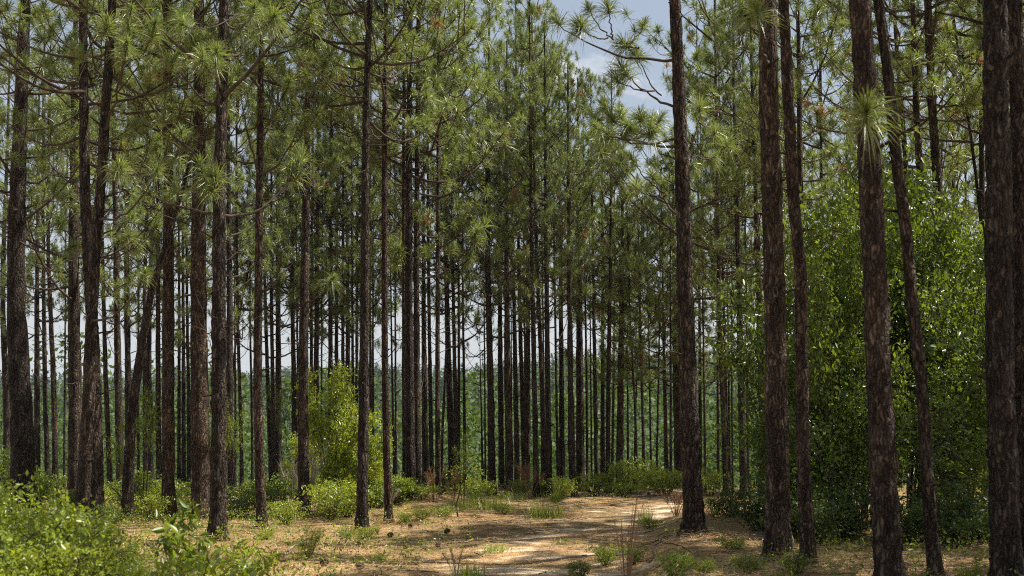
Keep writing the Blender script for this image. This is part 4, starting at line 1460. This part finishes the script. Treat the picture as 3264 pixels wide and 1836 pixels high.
# ------------------------------------------------------------------ pine cones
def cone_data():
    mb = MB()
    mb.tube([(0, 0, 0), (0, 0, .03), (0, 0, .08), (0, 0, .115)], [.012, .03, .022, .006], 8)
    k = 0
    for i in range(9):
        z = .012 + i * .0115
        rr = .047 * math.sin(min(1, (i + 2.2) / 10) * math.pi) ** .7
        for j in range(8):
            a = j * 6.283 / 8 + i * .39
            d = np.array([math.cos(a), math.sin(a), 0])
            s = np.array([-d[1], d[0], 0])
            p = np.array([0, 0, z])
            wd_ = .013
            V = [p + d * rr * .35 - s * wd_ * .5, p + d * rr * .35 + s * wd_ * .5, p + d * rr + s * wd_ + [0, 0, .010], p + d * (rr + .006) + [0, 0, .016], p + d * rr - s * wd_ + [0, 0, .010],
                 p + d * rr * .9 + [0, 0, .002]]
            mb.add(V, [[0, 1, 2], [0, 2, 3], [0, 3, 4], [0, 5, 1], [1, 5, 2], [5, 3, 2], [5, 4, 3], [0, 4, 5]])
    return mb.build('pine_cone', 'cone', data_only=True)


CD = cone_data()
for k, (px, py, s, lb) in enumerate([
    (1310, 1684, 1.25, 'large pine cone on the sunlit needles past the reddish pine'),
    (1416, 1706, 1.2, 'tipped pine cone alone on the open needles below the crooked seedling'),
    (1205, 1702, .9, 'small dark pine cone beside the foot of the bare pine'),
    (1255, 1713, 1.2, 'pine cone in the shade edge below the reddish-barked pine'),
    (1354, 1755, 1.0, 'pine cone at the shadow line, paired with a greenish one'),
    (1388, 1748, 1.0, 'greenish pine cone touching the shadow line on the track'),
    (1298, 1756, .9, 'pine cone deep in the tree shadow next to the track'),
    (1044, 1806, 1.4, 'big open pine cone at the bottom below the feathery weed'),
    (1136, 1814, 1.2, 'pine cone at the bottom, between the feathery weed and the track'),
    (2066, 1579, 1.6, 'lone dark cone at the far head of the track'),
    (1150, 1745, 1.0, 'pine cone among the grass below the bare pine'),
]):
    o = link('pine_cone', CD)
    b = hit(px, py)
    o.location = b + Vector((0, 0, .035))
    o.rotation_euler = (1.3 + .3 * math.sin(k * 5), .4 * math.sin(k), k * 1.7)
    o.scale = (s * .85,) * 3
    tag(o, lb, 'pine cone', 'pine cones on the forest floor')


# ------------------------------------------------------------------ ground stuff
def scatter(n, y0, y1, seed, keep):
    r = np.random.default_rng(seed)
    y = y0 + (y1 - y0) * r.uniform(0, 1, n) ** 1.3
    x = r.uniform(-.56, .56, n) * y
    k = keep(x, y, r)
    x, y = x[k], y[k]
    return np.stack([x, y, ground(x, y)], -1)


def fieldnoise(x, y):
    return .5 + .25 * np.sin(.7 * x + 1.3 * np.sin(.5 * y)) + .25 * np.sin(1.1 * y + 1.7 * np.sin(.8 * x + 2))


# straw: fallen needles
C = scatter(110000, 11.5, 34, 81, lambda x, y, r: r.random(len(x)) < np.where(on_path(x, y), .45, .95))
r = np.random.default_rng(82)
heap = []
for t_ in PINES.values():
    if t_['D'] < 27:
        m_ = 420
        a_ = r.uniform(0, 6.28, m_)
        q_ = t_['dia'] * .5 + np.abs(r.normal(0, .22, m_))
        hx, hy = t_['base'].x + q_ * np.cos(a_), t_['base'].y + q_ * np.sin(a_)
        heap.append(np.stack([hx, hy, ground(hx, hy) + .09 * np.exp(-((q_ - t_['dia'] * .5) / .2) ** 2) * r.uniform(0, 1, m_)], -1))
C = np.concatenate([C] + heap)
n = len(C)
a = r.uniform(0, 6.28, n)
d = np.stack([np.cos(a), np.sin(a), r.normal(0, .12, n)], -1)
sv = np.stack([-np.sin(a), np.cos(a), r.normal(0, .5, n)], -1)
ln = r.uniform(.1, .26, (n, 1))
c = C + np.stack([np.zeros(n), np.zeros(n), r.uniform(.015, .05, n)], -1)
wv = .0055
V = np.stack([c - d * ln / 2 - sv * wv / 2, c - d * ln / 2 + sv * wv / 2, c + d * ln / 2], 1).reshape(-1, 3)
mb = MB()
mb.add(V, np.arange(n * 3).reshape(-1, 3))
tag(mb.build('needle_litter', 'straw'), 'loose fallen pine needles lying over the forest floor', None, kind='stuff')

# small twigs
C = scatter(900, 11.5, 36, 95, lambda x, y, r: r.random(len(x)) < np.where(on_path(x, y), .35, 1.0))
r = np.random.default_rng(96)
mb = MB()
for p_ in C:
    a_ = r.uniform(0, 6.28)
    l_ = r.choice([.08, .14, .25, .5, .8], p=[.3, .3, .22, .12, .06])
    d_ = np.array([math.cos(a_), math.sin(a_), r.normal(0, .06)]) * l_
    k_ = np.array([-d_[1], d_[0], 0]) * r.normal(0, .15)
    e_ = p_ + d_
    e_[2] = gz(e_[0], e_[1])
    up_ = np.array([0, 0, .025])
    mb.tube([p_ + up_, (p_ + e_) / 2 + k_ + up_ * 1.4, e_ + up_], [.007, .006, .003], 4, 0 if r.random() < .7 else 1)
tag(mb.build('twig_litter', ['twig', 'dead_twig']), 'small broken twigs scattered over the forest floor', None, kind='stuff')

# dead leaves and bark flakes among the straw
C = scatter(5200, 11.5, 36, 91, lambda x, y, r: r.random(len(x)) < np.where(on_path(x, y), .5, 1.0))
C[:, 2] += .03
mb = MB()
leaves(mb, C, 1, .01, .022, 92, up=2.5)
tag(mb.build('fallen_leaves', 'flake'), 'dead leaves and bark flakes strewn over the pine straw', None, kind='stuff')

# thin grass and leafy ground cover
C = scatter(4600, 12, 46, 83, lambda x, y, r: (fieldnoise(x, y) * r.uniform(.4, 1.2, len(x)) > .55) & ~(on_path(x, y) & (r.random(len(x)) < .85)) & ~((np.abs(x - 1.5 - (y - 13) * .1) < 3.2) & (r.random(len(x)) < .45)))
mb = MB()
blades(mb, C, 9, .14, .006, .8, .07, 84)
tag(mb.build('grass', 'grass'), 'sparse thin grass growing through the needles', None, kind='stuff')


def cover_keep(x, y, r):
    s = x / y
    left = sstep(.0, -.13, s)
    edge = sstep(30, 38, y)
    rt = sstep(.2, .3, s) * .5
    den = np.maximum(np.maximum(left, edge), rt)
    return (r.random(len(x)) < den * (.25 + .9 * fieldnoise(x * 1.3, y * .8))) & ~on_path(x, y)


C = scatter(19000, 11.5, 58, 85, cover_keep)
r = np.random.default_rng(97)
feet = []
for t_ in PINES.values():
    if t_['D'] < 30:
        for q_ in range(9):
            a_, d_ = r.uniform(0, 6.28), t_['dia'] * .5 + r.uniform(.03, .45)
            feet.append((t_['base'].x + d_ * math.cos(a_), t_['base'].y + d_ * math.sin(a_), gz(t_['base'].x + d_ * math.cos(a_), t_['base'].y + d_ * math.sin(a_))))
C = r.permutation(np.concatenate([C, np.array(feet)]))
C[:, 2] += r.uniform(.03, .24, len(C))
mb = MB()
k = len(C) // 2
leaves(mb, C[:k], 9, .09, .026, 86)
leaves(mb, C[k:], 9, .09, .024, 87, m=1)
tag(mb.build('ground_cover', ['leaf', 'leaf_bright']), 'low leafy ground cover under the pines', None, kind='stuff')


# ------------------------------------------------------------------ air
def hz(t, o):
    v = N(t, 'ShaderNodeVolumePrincipled')
    v.inputs['Color'].default_value = (.72, .84, .97, 1)
    v.inputs['Density'].default_value = .00013
    t.links.new(v.outputs[0], o.inputs['Volume'])


M['haze'] = mat('haze', hz)
mb = MB()
x0, x1, y0, y1, z0, z1 = -1700, 1700, -60, 3500, -90, 24
mb.add([(x0, y0, z0), (x1, y0, z0), (x1, y1, z0), (x0, y1, z0), (x0, y0, z1), (x1, y0, z1), (x1, y1, z1), (x0, y1, z1)],
       [[0, 3, 2, 1], [4, 5, 6, 7], [0, 1, 5, 4], [1, 2, 6, 5], [2, 3, 7, 6], [3, 0, 4, 7]])
tag(mb.build('haze', 'haze'), 'thin bluish summer haze over the valley', None, kind='stuff')
